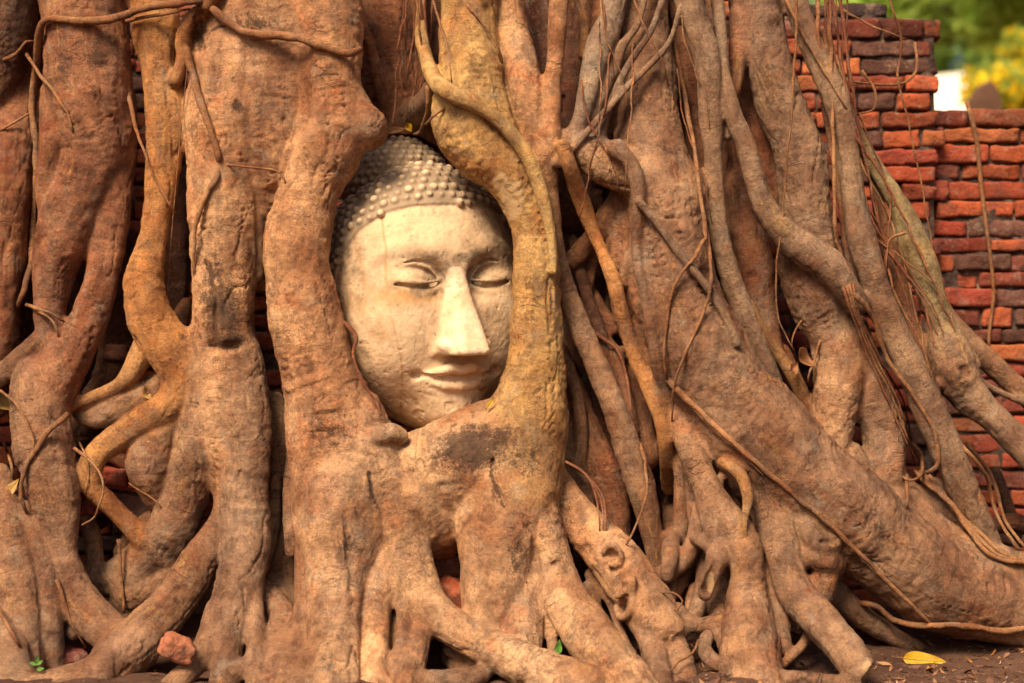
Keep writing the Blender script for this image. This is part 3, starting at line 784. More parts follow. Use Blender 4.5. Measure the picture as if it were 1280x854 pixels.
R('745,300,6,.09 738,340,7,.10 730,400,9,.09 742,450,9,.08', 'r', .01)
R('706,450,8,.06 722,500,9,.04 726,560,9,.03 716,600,7,.03', 's', .01)
R('770,440,7,.05 783,500,9,.04 792,540,8,.04', 'r', .01)
R('846,560,8,.0 852,620,10,-.01 850,670,9,-.02 846,700,7,-.03', 's', .01)
R('858,575,8,-.02 866,630,9,-.05 868,660,7,-.06', 's', .008)
R('905,650,8,-.08 912,690,7,-.09 908,720,6,-.09', 's', .008)
R('868,735,7,-.08 862,758,7,-.10 874,770,6,-.12', 's', .008)
R('826,735,5,-.06 830,752,6,-.08 842,760,6,-.1', 's', .008)
R('775,745,10,-.12 800,792,8,-.16 812,835,8,-.24', 's', .01)
R('735,735,9,-.12 750,775,8,-.16 770,820,8,-.22', 's', .01)
R('1010,735,10,-.08 1016,770,10,-.10 1008,800,8,-.12', 's', .01)
R('985,705,9,-.12 1004,724,9,-.13 1022,735,9,-.11', 's', .01)
R('90,620,10,.02 112,660,12,.03 118,700,12,.03 108,740,10,.0', 's', .012)
R('205,640,9,.02 178,655,10,.03 150,690,9,.05', 's', .01)
R('128,560,9,.07 160,580,10,.08 205,600,9,.08', 'r', .01)
R('100,610,8,.12 150,625,9,.12 200,650,8,.12', 'd', .01)
R('60,690,12,-.02 78,740,12,-.08 92,790,11,-.16', 's', .012)
R('345,600,8,.0 340,660,10,-.02 330,710,9,-.06', 's', .01)
R('366,560,9,.0 362,620,10,-.04 366,690,9,-.1', 's', .01)
R('1010,500,8,.12 1002,545,9,.12 1015,590,8,.1', 'd', .01)
R('980,440,9,.16 1000,490,9,.15 1012,530,9,.14', 'r', .01)
R('1180,560,9,.14 1200,600,9,.14 1225,640,8,.13', 's', .01)
R('1110,560,7,.08 1130,600,8,.07 1165,640,8,.06', 's', .01)
# knot rings on it
R('755,690,4,-.20 764,680,4.5,-.205 775,690,4.5,-.21 774,705,4,-.21 763,707,3.5,-.205', 't', .006, drape=.1)
R('772,745,5,-.23 785,735,5,-.235 791,748,5,-.24 787,765,5,-.24 776,772,5,-.24 771,760,5,-.235', 't', .006, drape=.1)
R('782,728,6,-.22 790,726,7,-.225 790,736,5,-.23', 't', .006, drape=.1)
# big right trunk
R('798,-60,36,.14 804,40,36,.11 809,110,38,.09 812,170,42,.06 834,240,44,.0 836,300,50,.0 846,370,57,.0 876,440,60,-.01 916,510,65,-.02 970,575,67,-.03 1040,635,63,-.02 1110,690,59,-.01 1190,735,54,.0 1290,768,46,.02 1420,800,44,.06', 'j', .03, name=B)
R('800,300,46,.08 815,400,44,.06 850,480,44,.06 890,560,44,.04 930,620,40,.04', 'r', .03)
R('848,525,14,-.04 862,565,17,-.07 880,605,20,-.10 900,640,21,-.12 921,670,23,-.15 933,712,21,-.17 936,760,28,-.20 940,810,36,-.26 945,880,42,-.36', 's', .014, name=B)
R('884,620,16,-.10 888,652,13,-.13 897,680,14,-.16 895,702,14,-.18 886,724,12,-.185 882,742,10,-.18', 's', .012)
R('868,672,8,-.13 880,680,9,-.16 893,686,10,-.17', 's', .008)
R('874,640,11,-.08 866,682,11,-.10 848,706,11,-.11 822,722,12,-.10', 's', .01)
R('882,690,13,-.07 880,735,13,-.10 868,768,10,-.14 852,790,10,-.18', 's', .01)
R('900,700,12,-.08 896,740,12,-.10 897,775,11,-.15', 's', .01)
R('858,705,11,-.04 850,730,10,-.06 838,745,9,-.08', 's', .01)
R('842,715,7,-.06 839,745,6,-.10 840,765,6,-.12', 's', .008)
R('910,690,12,-.10 902,720,10,-.10 915,750,12,-.12', 's', .01)
R('846,762,9,-.15 864,781,10,-.17 890,780,11,-.18 918,772,12,-.18', 's', .01)
R('892,785,9,-.19 900,800,7,-.2 903,812,6,-.21', 's', .008)
R('918,780,16,-.18 915,805,16,-.22 908,835,14,-.28', 's', .01)
R('884,796,9,-.26 880,812,9,-.29 892,826,9,-.31 915,835,9,-.33 949,842,9,-.34 1010,848,10,-.36 1084,856,9,-.38 1110,862,7,-.4', 's', .006)
R('950,610,26,-.07 966,650,25,-.10 976,692,25,-.13 990,735,24,-.17 1025,776,23,-.24 1054,810,23,-.30 1075,842,22,-.36', 's', .014, name=B)
R('990,600,22,-.06 1008,645,20,-.09 1022,680,17,-.11 1034,700,18,-.12 1030,732,17,-.12 1020,760,15,-.12', 's', .012)
R('1000,640,14,-.10 1012,668,15,-.135 1028,684,17,-.14 1042,676,13,-.12 1040,655,11,-.09', 's', .012)
R('1012,690,14,-.13 1034,700,18,-.135 1046,708,12,-.11', 's', .014)
R('962,700,12,-.12 980,712,12,-.14 1000,700,14,-.13', 's', .01)
R('1030,730,20,-.02 1068,764,16,.0 1104,788,13,.02 1150,812,10,.04', 's', .012)
R('1010,788,6,-.16 1004,805,6,-.2 990,820,6,-.24 970,838,5,-.28', 's', .006)
R('960,720,20,-.12 972,770,14,-.16 978,810,12,-.22', 's', .012)
R('902,577,7,-.08 914,582,9,-.11 928,596,9,-.13 935,620,8,-.12 932,640,5,-.10 929,665,4,-.09', 'o', .006, drape=1.0)
R('900,600,7,-.07 898,630,6,-.08', 's', .008)
# right upper struts
R('850,-60,20,-.03 866,20,20,-.03 882,72,18,-.03 888,130,16,-.02 891,200,13,-.01 897,280,13,.0 912,345,14,.02 935,405,14,.03 958,460,13,.05 985,515,10,.07', 'g', .01)
R('935,380,8,.08 955,420,9,.09 985,460,9,.10 1008,505,9,.11', 'o', .01)
R('890,-60,10,.02 903,60,8,.0 908,120,8,.0 910,170,7,.0', 'g', .008)
R('903,80,7,-.02 915,138,11,-.03 931,180,13,-.03 945,228,14 962,268,17,-.03 990,300,20,-.02 1020,323,20 1048,345,18,-.01 1072,378,16,.02', 'g', .012, name=B)
R('945,-60,37,.1 950,30,34,.09 962,80,31,.08 981,140,31,.08 1000,200,33,.08 1006,260,36,.08 1010,320,37 1018,370,34,.08 1036,410,30', 'j', .02, name=B)
R('928,20,16,.08 922,75,12,.06 918,115,8,.05', 'r', .012)
R('945,90,34,.2 950,180,34,.2 960,250,32,.19', 'r', .03)
R('930,240,26,.17 938,320,26,.15 948,380,22,.15 962,440,16,.14', 'r')
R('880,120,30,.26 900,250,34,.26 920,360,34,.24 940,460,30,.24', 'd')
R('1015,345,28,.12 1034,395,31,.10 1050,440,34,.09 1049,490,32,.08 1040,540,27,.08 1035,610,24,.08', 't', .016, name=B)
R('1056,420,28,.10 1082,490,28,.10 1100,540,28,.10 1106,600,27,.09 1122,650,22,.1', 's', .014, name=B)
R('978,-60,15,.08 1003,30,16,.06 1028,88,17,.05 1050,145,17,.05 1061,210,15,.05 1068,260,15,.05 1078,300,18 1096,360,18,.05 1122,420,19,.05 1150,477,19,.05 1170,530,20,.06 1190,580,22,.07 1212,630,20,.08 1238,678,13,.1', 'g', .01, name=B)
R('1030,130,5,.10 1048,220,6,.10 1058,300,6,.10 1070,360,6', 'r', .008)
R('1056,130,7,.14 1075,175,9,.13 1096,212,11,.13 1123,255,14,.12 1139,300,18,.12 1156,345,20,.12 1171,390,16,.12 1184,425,18,.12', 'v', .012, name=B, age=.4)
R('1085,200,6,.16 1105,290,9,.15 1122,350,11,.14 1140,410,11,.14 1158,465,9,.13', 'r', .01)
R('1180,420,20,.12 1192,456,29,.10 1212,492,26,.09 1241,522,20,.08 1276,556,20,.06 1330,600,22,.02', 's', .02, name=B)
R('1158,345,9,.15 1185,398,12,.16 1214,431,13,.17 1246,460,14,.18 1285,496,14,.18 1340,545,14,.16', 's', .012)
R('1206,440,9,.10 1218,455,8,.09 1216,475,9,.08', 's', .01)
R('1215,470,6,.12 1240,486,5,.14 1285,506,5,.16', 's', .008)
R('1060,570,22,.08 1100,612,22,.07 1150,650,22,.06 1200,682,18,.06 1270,712,14,.06', 's', .014)
R('1170,610,14,.12 1200,648,12,.10 1242,686,11,.09 1290,704,12,.08', 's', .012)
R('1120,600,16,.14 1150,625,16,.13 1180,640,14', 's')
R('1230,660,10,.2 1262,655,12,.22 1300,660,13,.24', 'd')
R('1245,590,8,.3 1260,630,8,.3 1270,670,9', 'd', .01)
# stretches beyond the picture's edges
R('-190,-60,60,.26 -180,300,60,.2 -190,600,66,.1 -210,860,70,-.1', 'r', name=B)
KNOBS = [(68, 250, 10, -.02, 0), (462, 160, 20, -.07, 0), (165, 735, 26, .0, 0), (600, 480, 6, .0, 0), (208, 590, 15, .0, 0), (1036, 330, 14, .0, 0), (1092, 380, 10, .05, 0), (130, 838, 16, -.3, 0), (1195, 470, 20, .07, 0), (930, 690, 20, -.17, 0)]
# hollows, cuts and cracks: (pts, radius px, front Y offset used as centre)
CARVES = [('1026,677,3 1036,679,4 1046,675,3', .004), ('763,693,5 770,695,5', .006), ('781,752,5 779,760,5', .006), ('690,706,3 700,702,4', .004),
          ('616,575,3 614,595,4.2 620,612,4.2 628,632,3', .003), ('463,592,3 466,618,3.8 470,632,3', .003),
          ('258,325,3.4 266,350,4 270,378,4.5 270,420,4.5 272,432,4', .004), ('262,432,8 280,436,9 296,432,8', .006),
          ('884,738,8 888,722,6.5 893,706,3', .004), ('705,120,3 704,140,3', .003), ('552,196,3 556,215,4 562,228,3', .003), ('1205,462,6 1212,470,6', .005),
          ('355,150,4 362,190,5 352,225,5 340,240,4', .010), ('250,18,6 248,45,7 252,66,5', .006),
          ('440,562,2 456,570,2.4 470,572,2', .004), ('300,590,3 297,640,3 292,690,3', .006), ('432,640,3 438,690,4 440,740,5', .008), ('660,650,2 668,690,3 672,720,3', .006)]

H = .0052
ORG = np.array((-1.80, -.62, -.10)); DIM = (np.array((1.95, .62, 1.98))-ORG)/H
D = np.full(tuple(DIM.astype(int)), .25, np.float32)
GX, GY, GZ = [ORG[a]+H*np.arange(D.shape[a], dtype=np.float32) for a in range(3)]
_YS = np.arange(-.58, .58, .004); _SS = PX*(CAM_D+_YS)/CAM_D
def surf_y(px, py, default=.5):
    """depth of the first root surface behind a picture position (used to lay vines, leaves and bricks on the roots)"""
    i = np.stack([((px-640)*_SS-ORG[0])/H, (_YS-ORG[1])/H, (CAM_H-(py-427)*_SS-ORG[2])/H], 1).astype(int)
    ok = ((i >= 0) & (i < np.array(D.shape))).all(1); i = np.where(ok[:, None], i, 0)
    k = np.flatnonzero(ok & (D[i[:, 0], i[:, 1], i[:, 2]] < 0))
    return float(_YS[k[0]]) if len(k) else default
def root_world(r, seed):
    if r['drape'] is not None:
        pp = catmull(np.array([(a, b, 0, c) for a, b, c, _ in r['pts']]), 8)
        ys = np.array([surf_y(a, b, .3) for a, b, _, c in pp])
        m = np.array([ys[max(0, i-2):i+3].min() for i in range(len(ys))])
        for _ in range(40): m[1:-1] = np.minimum(m[1:-1], .5*(m[:-2]+m[2:]))
        m = np.convolve(np.pad(m, 2, 'edge'), np.ones(5)/5, 'valid')
        r['pts'] = [[a, b, c, y-r['drape']*c*PX] for (a, b, _, c), y in zip(pp, m)]
    q = []
    for px, py, rad, Y in r['pts']:
        p = P(px, py, Y); s = sc(Y)
        q.append((*p, rad*s))
    q = catmull(np.array(q), .022)
    n = len(q); a = np.concatenate([[0], np.cumsum(np.linalg.norm(np.diff(q[:, :3], axis=0), axis=1))])
    o = np.stack([a*3.2, np.full(n, seed*3.7), np.zeros(n)], 1)
    q[:, 3] *= 1+.05*fbm(o*1.6, 40, 2)
    for k in range(3): q[:, k] += q[:, 3]*.10*fbm(o*1.1+k*9.1, 50+k, 2)
    return q, a
def box(lo, hi):
    s = []
    for a, G in enumerate((GX, GY, GZ)):
        i0 = max(0, int((lo[a]-ORG[a])/H)); i1 = min(D.shape[a], int((hi[a]-ORG[a])/H)+2)
        if i1 <= i0: return None
        s.append(slice(i0, i1))
    return tuple(s)
def chain_field(q, sl, pad):
    sub = np.full(tuple(s.stop-s.start for s in sl), .25, np.float32)
    for i in range(len(q)-1):
        A, Bq = q[i], q[i+1]; m = max(A[3], Bq[3])+pad
        b = box(np.minimum(A[:3], Bq[:3])-m, np.maximum(A[:3], Bq[:3])+m)
        if b is None: continue
        x, y, z = GX[b[0]][:, None, None], GY[b[1]][None, :, None], GZ[b[2]][None, None]
        d = (Bq-A)[:3].astype(np.float32); L = float(d @ d)+1e-12
        t = np.clip(((x-A[0])*d[0]+(y-A[1])*d[1]+(z-A[2])*d[2])/L, 0, 1)
        e = np.sqrt((x-A[0]-t*d[0])**2+(y-A[1]-t*d[1])**2+(z-A[2]-t*d[2])**2)-(A[3]+(Bq[3]-A[3])*t)
        o = tuple(slice(bb.start-s.start, bb.stop-s.start) for bb, s in zip(b, sl))
        sub[o] = np.minimum(sub[o], e)
    return sub
ROOTS.sort(key=lambda r: r['drape'] is not None)
for ri, r in enumerate(ROOTS):
    q, a = root_world(r, ri); r['q'] = q; r['a'] = a
    m = q[:, 3].max()+.06
    sl = box(q[:, :3].min(0)-m, q[:, :3].max(0)+m)
    sub = chain_field(q, sl, .055)
    D[sl] = smin(D[sl], sub, r['k'])
for px, py, rad, Y, _ in KNOBS:
    c = P(px, py, Y); rr = rad*sc(Y); sl = box(c-rr-.05, c+rr+.05)
    e = np.sqrt((GX[sl[0]][:, None, None]-c[0])**2+(GY[sl[1]][None, :, None]-c[1])**2+(GZ[sl[2]][None, None]-c[2])**2)-rr
    D[sl] = smin(D[sl], e, .03)
# the wood has grown round the head: leave it a close-fitting hollow
sl = box(HC-np.array((.34, .42, .46)), HC+np.array((.34, .26, .46)))
g = np.stack(np.meshgrid(GX[sl[0]], GY[sl[1]], GZ[sl[2]], indexing='ij'), -1)
lu, lv, lw = to_local(g)
D[sl] = smax(D[sl], -(head_base(lu, lv, lw)*U-.009), .012); del g, lu, lv, lw
for txt, k in CARVES:
    q = np.array([[float(v) for v in t.split(',')] for t in txt.split()])
    ys = [surf_y(p[0], p[1], .3)-.2*p[2]*PX for p in q]
    q = np.array([(*P(p[0], p[1], y), p[2]*sc(y)) for p, y in zip(q, ys)])
    m = q[:, 3].max()+.04; sl = box(q[:, :3].min(0)-m, q[:, :3].max(0)+m)
    D[sl] = smax(D[sl], -chain_field(q, sl, .03), k)
# sawn end of the front root
sl = box((.80, -.6, -.1), (1.06, -.2, .16)); pe = P(1084, 842, -.36); ne = np.array((.80, -.25, -.42)); ne /= np.linalg.norm(ne)
pl_ = (GX[sl[0]][:, None, None]-pe[0])*ne[0]+(GY[sl[1]][None, :, None]-pe[1])*ne[1]+(GZ[sl[2]][None, None]-pe[2])*ne[2]
D[sl] = np.where(pl_ > -.002, np.maximum(D[sl], pl_), D[sl])
D[0] = D[-1] = .1; D[:, 0] = D[:, -1] = .1; D[:, :, 0] = D[:, :, -1] = .1
print('field', D.shape, round(time.time()-T0, 1))
tv, tf = surface_nets(D, ORG, H)
print('nets', len(tv), round(time.time()-T0, 1))
tv = smooth_pos(tv, tf, 2, .5)
tn = vnormals(tv, tf)
# nearest root, blended tint and root-aligned bark coordinates for every vertex
nv = len(tv); dmin = np.full(nv, 9., np.float32); best = np.zeros(nv, np.int32)
along = np.zeros(nv, np.float32); roff = np.zeros((nv, 3), np.float32); rloc = np.zeros(nv, np.float32)
cand = []
order = np.argsort(tv[:, 0]); xs_sorted = tv[order, 0]
for ri, r in enumerate(ROOTS):
    q, a = r['q'], r['a']; m = q[:, 3].max()+.03
    lo, hi = q[:, :3].min(0)-m, q[:, :3].max(0)+m
    i0, i1 = np.searchsorted(xs_sorted, (lo[0], hi[0])); idx = order[i0:i1]
    idx = idx[((tv[idx] > lo) & (tv[idx] < hi)).all(1)]
    if not len(idx): continue
    p = tv[idx]; bd = np.full(len(idx), 9., np.float32); ba = np.zeros(len(idx), np.float32); bo = np.zeros((len(idx), 3), np.float32); br = np.zeros(len(idx), np.float32)
    for i in range(len(q)-1):
        A, Bq = q[i], q[i+1]; mm = max(A[3], Bq[3])+.05
        l2, h2 = np.minimum(A[:3], Bq[:3])-mm, np.maximum(A[:3], Bq[:3])+mm
        s = np.flatnonzero(((p > l2) & (p < h2)).all(1))
        if not len(s): continue
        d = (Bq-A)[:3]; L2 = float(d @ d)+1e-12
        t = np.clip((p[s]-A[:3]) @ d/L2, 0, 1); o = p[s]-A[:3]-t[:, None]*d
        rr = A[3]+(Bq[3]-A[3])*t; e = np.linalg.norm(o, axis=1)-rr
        w_ = e < bd[s]; ss = s[w_]
        bd[ss] = e[w_]; ba[ss] = a[i]+t[w_]*(a[i+1]-a[i]); bo[ss] = o[w_]; br[ss] = rr[w_]
    k = bd < .06
    idx, bd, ba, bo, br = idx[k], bd[k], ba[k], bo[k], br[k]
    cand.append((ri, idx, bd))
    w_ = bd < dmin[idx]; j = idx[w_]
    dmin[j] = bd[w_]; best[j] = ri; along[j] = ba[w_]; roff[j] = bo[w_]; rloc[j] = br[w_]
dsec = np.full(nv, 9., np.float32)
for ri, idx, bd in cand:
    o_ = best[idx] != ri; dsec[idx[o_]] = np.minimum(dsec[idx[o_]], bd[o_])
seam = np.clip((dsec-dmin)/.016, 0, 1)
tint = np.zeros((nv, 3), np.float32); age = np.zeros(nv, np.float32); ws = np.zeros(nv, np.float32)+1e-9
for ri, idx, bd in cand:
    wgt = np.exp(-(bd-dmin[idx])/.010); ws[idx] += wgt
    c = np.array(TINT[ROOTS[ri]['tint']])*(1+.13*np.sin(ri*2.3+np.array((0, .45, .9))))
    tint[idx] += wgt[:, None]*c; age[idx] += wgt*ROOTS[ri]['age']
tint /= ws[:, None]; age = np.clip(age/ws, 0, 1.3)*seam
bark = np.stack([along, roff[:, 0], roff[:, 2]-roff[:, 1]], 1)+best[:, None]*np.array((1.37, .71, 2.11))
# relief: lumps, fibres along the root, folds across it
thick = np.clip(rloc/.06, .12, 1)
dsp = .0055*fbm(tv*9, 101, 3)*thick+.0030*fbm(bark*np.array((5, 26, 26)), 103, 2)*thick*seam
fold = fbm(bark*np.array((46, 7, 7))+.8*fbm(tv*8, 111, 2)[:, None], 105, 2)
gate = np.clip(fbm(tv*5, 107, 2)*1.3+.35, 0, 1)
dsp += (.0024*fold*gate+.0019*fbm(tv*50, 109, 3))*thick*age
cre = fbm(bark*np.array((3.2, 19, 19))+.5*fbm(tv*6, 131, 2)[:, None], 121, 2); cre2 = fbm(bark*np.array((7, 40, 40)), 141, 2)
dsp -= (.0068*np.clip(1-np.abs(cre)/.085, 0, 1)*np.clip(fbm(tv*4, 151, 2)*1.6+.45, 0, 1)+.0034*np.clip(1-np.abs(cre2)/.12, 0, 1)*np.clip(fbm(tv*7, 161, 2)*1.5+.5, 0, 1))*thick*seam
dsp -= .004*(1-seam)*thick
tv = tv+tn*dsp[:, None].astype(np.float32)
tn = vnormals(tv, tf)
print('attrs', round(time.time()-T0, 1))
# stains, wounds and sawn wood (marks with a place of their own), given by picture position on the front of the trunk
sY = (CAM_D+tv[:, 1])/CAM_D*PX
ipx, ipy = tv[:, 0]/sY+640, 427-(tv[:, 2]-CAM_H)/sY
front = tn[:, 1] < .2
stainv = np.zeros(nv); cutv = np.zeros(nv)
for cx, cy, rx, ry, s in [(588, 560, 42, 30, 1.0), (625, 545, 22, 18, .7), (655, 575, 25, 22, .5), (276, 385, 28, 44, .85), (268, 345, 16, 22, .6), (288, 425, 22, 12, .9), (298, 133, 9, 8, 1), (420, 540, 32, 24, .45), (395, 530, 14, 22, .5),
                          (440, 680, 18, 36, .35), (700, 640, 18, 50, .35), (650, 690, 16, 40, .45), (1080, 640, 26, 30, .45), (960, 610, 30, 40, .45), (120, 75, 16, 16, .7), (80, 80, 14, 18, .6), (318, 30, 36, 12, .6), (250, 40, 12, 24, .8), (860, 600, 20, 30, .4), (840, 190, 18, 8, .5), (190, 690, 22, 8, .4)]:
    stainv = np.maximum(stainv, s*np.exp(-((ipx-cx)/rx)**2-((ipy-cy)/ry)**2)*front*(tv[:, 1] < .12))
for line in ([(616, 573), (614, 595), (620, 612), (629, 634)], [(462, 590), (466, 618), (471, 634)], [(256, 325), (266, 350), (270, 378), (271, 430)], [(262, 432), (296, 434)], [(250, 42), (275, 34), (292, 30)]):
    for (ax_, ay_), (bx_, by_) in zip(line[:-1], line[1:]):
        t = np.clip(((ipx-ax_)*(bx_-ax_)+(ipy-ay_)*(by_-ay_))/((bx_-ax_)**2+(by_-ay_)**2), 0, 1)
        stainv = np.maximum(stainv, 1.4*np.clip(1.4-np.hypot(ipx-ax_-t*(bx_-ax_)+2.2*vnoise(tv*60, 3), ipy-ay_-t*(by_-ay_))/1.8, 0, 1)*front*(tv[:, 1] < .05))
for cx, cy, rx, ry, s in [(640, 250, 15, 26, 1.2), (626, 228, 10, 12, 1.2), (1084, 836, 7, 12, 1.2), (888, 728, 5, 14, .8)]:
    e = ((ipx-cx)/rx)**2+((ipy-cy)/ry)**2
    cutv = np.maximum(cutv, np.clip((1.15-e+.25*vnoise(tv*60, 5))*3, 0, 1)*min(s, 1)*front*(tv[:, 1] < .05))
tree = empty('banyan_tree', (0, .1, 0), 'old fig tree whose thick tangled brown roots grip the stone head and hide the wall', 'tree')
toff = np.array(tree.location)
tat = dict(tint=tint, bark=bark, age=age, stain=stainv, cut=cutv)
fb = best[tf]
face_root = np.where((fb[:, 0] == fb[:, 1]) | (fb[:, 0] == fb[:, 2]), fb[:, 0], np.where(fb[:, 1] == fb[:, 2], fb[:, 1], fb[:, 3]))
for ri, r in enumerate(ROOTS):
    sel = face_root == ri
    if sel.sum() < 120:
        if sel.any():   # a sliver: hand it to the commonest neighbour kind
            face_root[sel] = -1
        continue
    submesh(r['name'], tv, tn, tf, sel, BARK, tat, tree, toff)
if (face_root == -1).any(): submesh('root', tv, tn, tf, face_root == -1, BARK, tat, tree, toff)
print('tree', round(time.time()-T0, 1))
# ------------------------------------------------------------------ thin aerial roots (each its own tube, laid over what it crosses)
AER = []
def A(txt, r, Y=None, mat=None, off=0.0, jit=1.0, taper=.5):
    pts = np.array([[float(v) for v in t.split(',')[:2]] for t in txt.split()])
    n = max(3, int(np.hypot(*np.diff(pts, axis=0).T).sum()/7))
    q = catmull(np.c_[pts, np.zeros(len(pts))], 7)[:, :2]
    sd = rng.integers(0, 1000)
    wob = np.stack([fbm(np.c_[np.arange(len(q))*.35, np.full(len(q), sd*.7+k*5.), np.zeros(len(q))], 60+k, 2) for k in range(2)], 1)
    q = q+wob*jit
    if Y is None:
        ys = np.array([surf_y(a, b, .5) for a, b in q])
        m = np.array([ys[max(0, i-3):i+4].min() for i in range(len(ys))])
        # stretch straight over hollows: never deeper than the chord of nearby contacts
        for _ in range(60):
            mm = m.copy(); mm[1:-1] = np.minimum(m[1:-1], .5*(m[:-2]+m[2:])); m = mm
        ker = np.ones(5)/5; ys = np.convolve(np.pad(m, 2, 'edge'), ker, 'valid')
        ys = ys-r*PX*.8-.0035+off
        e = np.arange(len(ys)); e = np.minimum(e, e[::-1]); ys = ys+np.clip(1-e/2.0, 0, 1)*(.012+r*PX*1.6)
    else:
        ys = np.full(len(q), float(Y)) if np.isscalar(Y) else np.interp(np.linspace(0, 1, len(q)), np.linspace(0, 1, len(Y)), Y)
        ys = ys+.006*wob[:, 0]
    W = np.array([P(a, b, y) for (a, b), y in zip(q, ys)])
    t = np.linspace(0, 1, len(q)); rad = r*PX*(1-(1-taper)*t)*(1+.2*wob[:, 1])
    V, F = tube(W, np.maximum(rad, .0009), 8 if r > 2 else 6)
    AER.append(link('aerial_root', mesh_py('aerial_root', V-toff, F, mat or VINE), tree))
A('0,77 21,67 32,53 42,52', 3)
A('258,2 225,4 183,10 140,23 98,26 70,24 56,26 50,36 46,70 42,105 40,140 44,183 45,228 41,298 38,335 21,388', 5.2, taper=.75)
A('158,27 197,19 240,11', 3)
A('32,67 46,88 70,119 88,151 93,172', 2.6)
A('-5,167 21,151 39,140', 2.2)
A('160,116 169,155 186,207 204,242 220,267', 2.6)
A('235,77 225,176 214,299 207,400', .8, Y=[-.06, -.02, 0, .05], jit=.1)
A('262,8 281,25 305,41 320,43 361,46 407,58 434,67 450,63', 6, taper=.9)
A('231,58 240,90 250,125 262,160 272,190 277,208', 5, taper=.8)
A('276,206 268,225 255,250 245,280 242,320 244,352', 4)
A('276,206 310,209 340,212 353,220 358,234', 1.8)
A('427,402 440,412 446,424 441,440 445,460 455,480 468,500 477,519', 2.6, Y=[-.10, -.13, -.135, -.14, -.145, -.155, -.17], mat=VINE_RED)
for x0, x1, x2, yb in [(500, 494, 488, 150), (507, 500, 505, 120), (512, 497, 492, 158), (520, 516, 510, 100), (526, 522, 508, 150), (530, 531, 524, 128), (497, 508, 500, 90), (541, 536, 520, 140)]:
    A(f'{x0},-20 {x1},{yb*.5} {x2},{yb}', 1.4+.8*rng.random(), Y=rng.uniform(.10, .22), mat=VINE_RED, jit=2.4)
A('519,-20 527,60 533,95', 2, Y=[.0, .02, .05])
A('541,0 559,61 565,104', 1.6); A('577,0 604,30 623,61 628,80', 1.6)
A('536,107 534,137 525,164 517,168', 3.2, Y=[-.03, -.01, .06, .10]); A('562,131 545,143 531,155', 2.6)
A('844,56 860,140 872,211 882,299 879,300 865,326 847,350 835,389 830,449 835,477', 3.1)
A('882,280 889,343 882,385 858,438 842,484 840,533', 2.7)
A('833,473 886,526 945,578 1000,625 1045,663 1098,716 1165,782', 4.2, taper=.6)
A('838,480 890,533 943,583 960,600', 2.4)
A('745,417 770,435 784,473 791,526 805,580', 2.2, Y=[.05, .02, 0, 0, -.02], mat=VINE_RED)
A('800,554 808,589 807,624 791,666 780,684', 2.3)
for d in (0, 5, 9): A(f'{703+d},575 {731+d},{593+d} {745+d},624 {750+d},668', 1.9, mat=VINE_RED)
A('823,740 844,742 854,751 847,761 840,763', 1.6); A('873,800 865,817 847,828 837,842', 2)
A('1073,754 1095,758 1116,775 1151,782 1207,782 1246,788 1300,784', 4, taper=.9)
A('996,-20 993,88 984,193 975,299 970,333 972,396 993,438', 1.8, Y=[.0, -.01, -.04, -.06, -.04, .0])
A('979,-10 1003,42 1028,84 1052,126 1063,142', 2.6)
A('1022,-20 1024,53 1035,91 1045,110', 3, Y=[.1, .03, .02, .03])
A('1035,-20 1040,105 1043,211 1045,299 1052,322 1045,385 1024,431 1010,477', 3, Y=[.04, .02, .02, .0, -.02, .03, .04, .06])
A('1045,7 1088,32 1133,49', 2, Y=.4)
A('1105,-20 1126,46 1123,98 1137,158 1151,228 1163,290 1168,343 1200,403', 1.7, Y=.36)
A('1077,88 1095,116 1091,137 1068,144', 2.2, Y=.2); A('1144,53 1145,88 1123,105 1063,102', 2.2, Y=[.42, .4, .35, .2])
A('1059,361 1080,378 1095,406 1109,449 1137,487 1165,533 1174,578 1158,591', 3.2, taper=.9)
A('1140,554 1151,568 1151,593 1137,601 1123,593', 3); A('1133,603 1135,638', 2.6)
for d in (0, 4, -5, 9): A(f'{1056+d},350 {1070+d*.6},396 {1091+d},449 {1116+d*1.3},498 {1137+d*.5},554 {1150+d},582', 1.8, mat=VINE_RED if d % 2 else None)
A('1133,290 1112,301 1105,350', 1.8, Y=.06); A('1107,326 1123,378 1151,428 1165,477', 2)
for k in range(11):
    a = 1040+rng.uniform(0, 32); b = 1085+rng.uniform(-18, 34); c_ = 1110+k*6+rng.uniform(-12, 14); yy = rng.uniform(-60, 140)
    A(f'{a-14},{yy} {a},{yy*.5+90} {b},{rng.uniform(225, 285)} {c_},{rng.uniform(350, 390)} {c_+24},{rng.uniform(420, 475)}', rng.uniform(1.2, 2.5), Y=[.03, .03, .06+.05*rng.random(), .06, .08], mat=VINE_RED if k % 3 else None, jit=1.5)
for k in range(5): A(f'{1030+k*7},-30 {1036+k*6},90 {1044+k*6},{180+k*10}', 1.3, Y=rng.uniform(.02, .12), mat=VINE_RED, jit=1.2)
A('1017,385 993,413 991,431', 1.6, Y=.05)
for d in (0, 6, -5): A(f'{1150+d},{590} {1165+d},607 {1193+d*.5},{635+d} {1221+d},{670-d*.4} {1249},{695-d} {1300},{708+d}', 3.4, taper=.9)
for d in (0, 8): A(f'{1200+d},554 {1232+d},596 {1249+d},652 {1277+d},690', 2.8, taper=.8)
A('93,560 117,581 129,608 120,643 103,656', 2.1, Y=[-.1, -.12, -.13, -.12, -.12]); A('148,674 151,725 155,763', 2.8, Y=[-.05, -.06, -.06])
A('162,605 193,625 207,639', 1.6); A('84,519 60,540 46,561 35,577 26,612 34,646', 4.4)
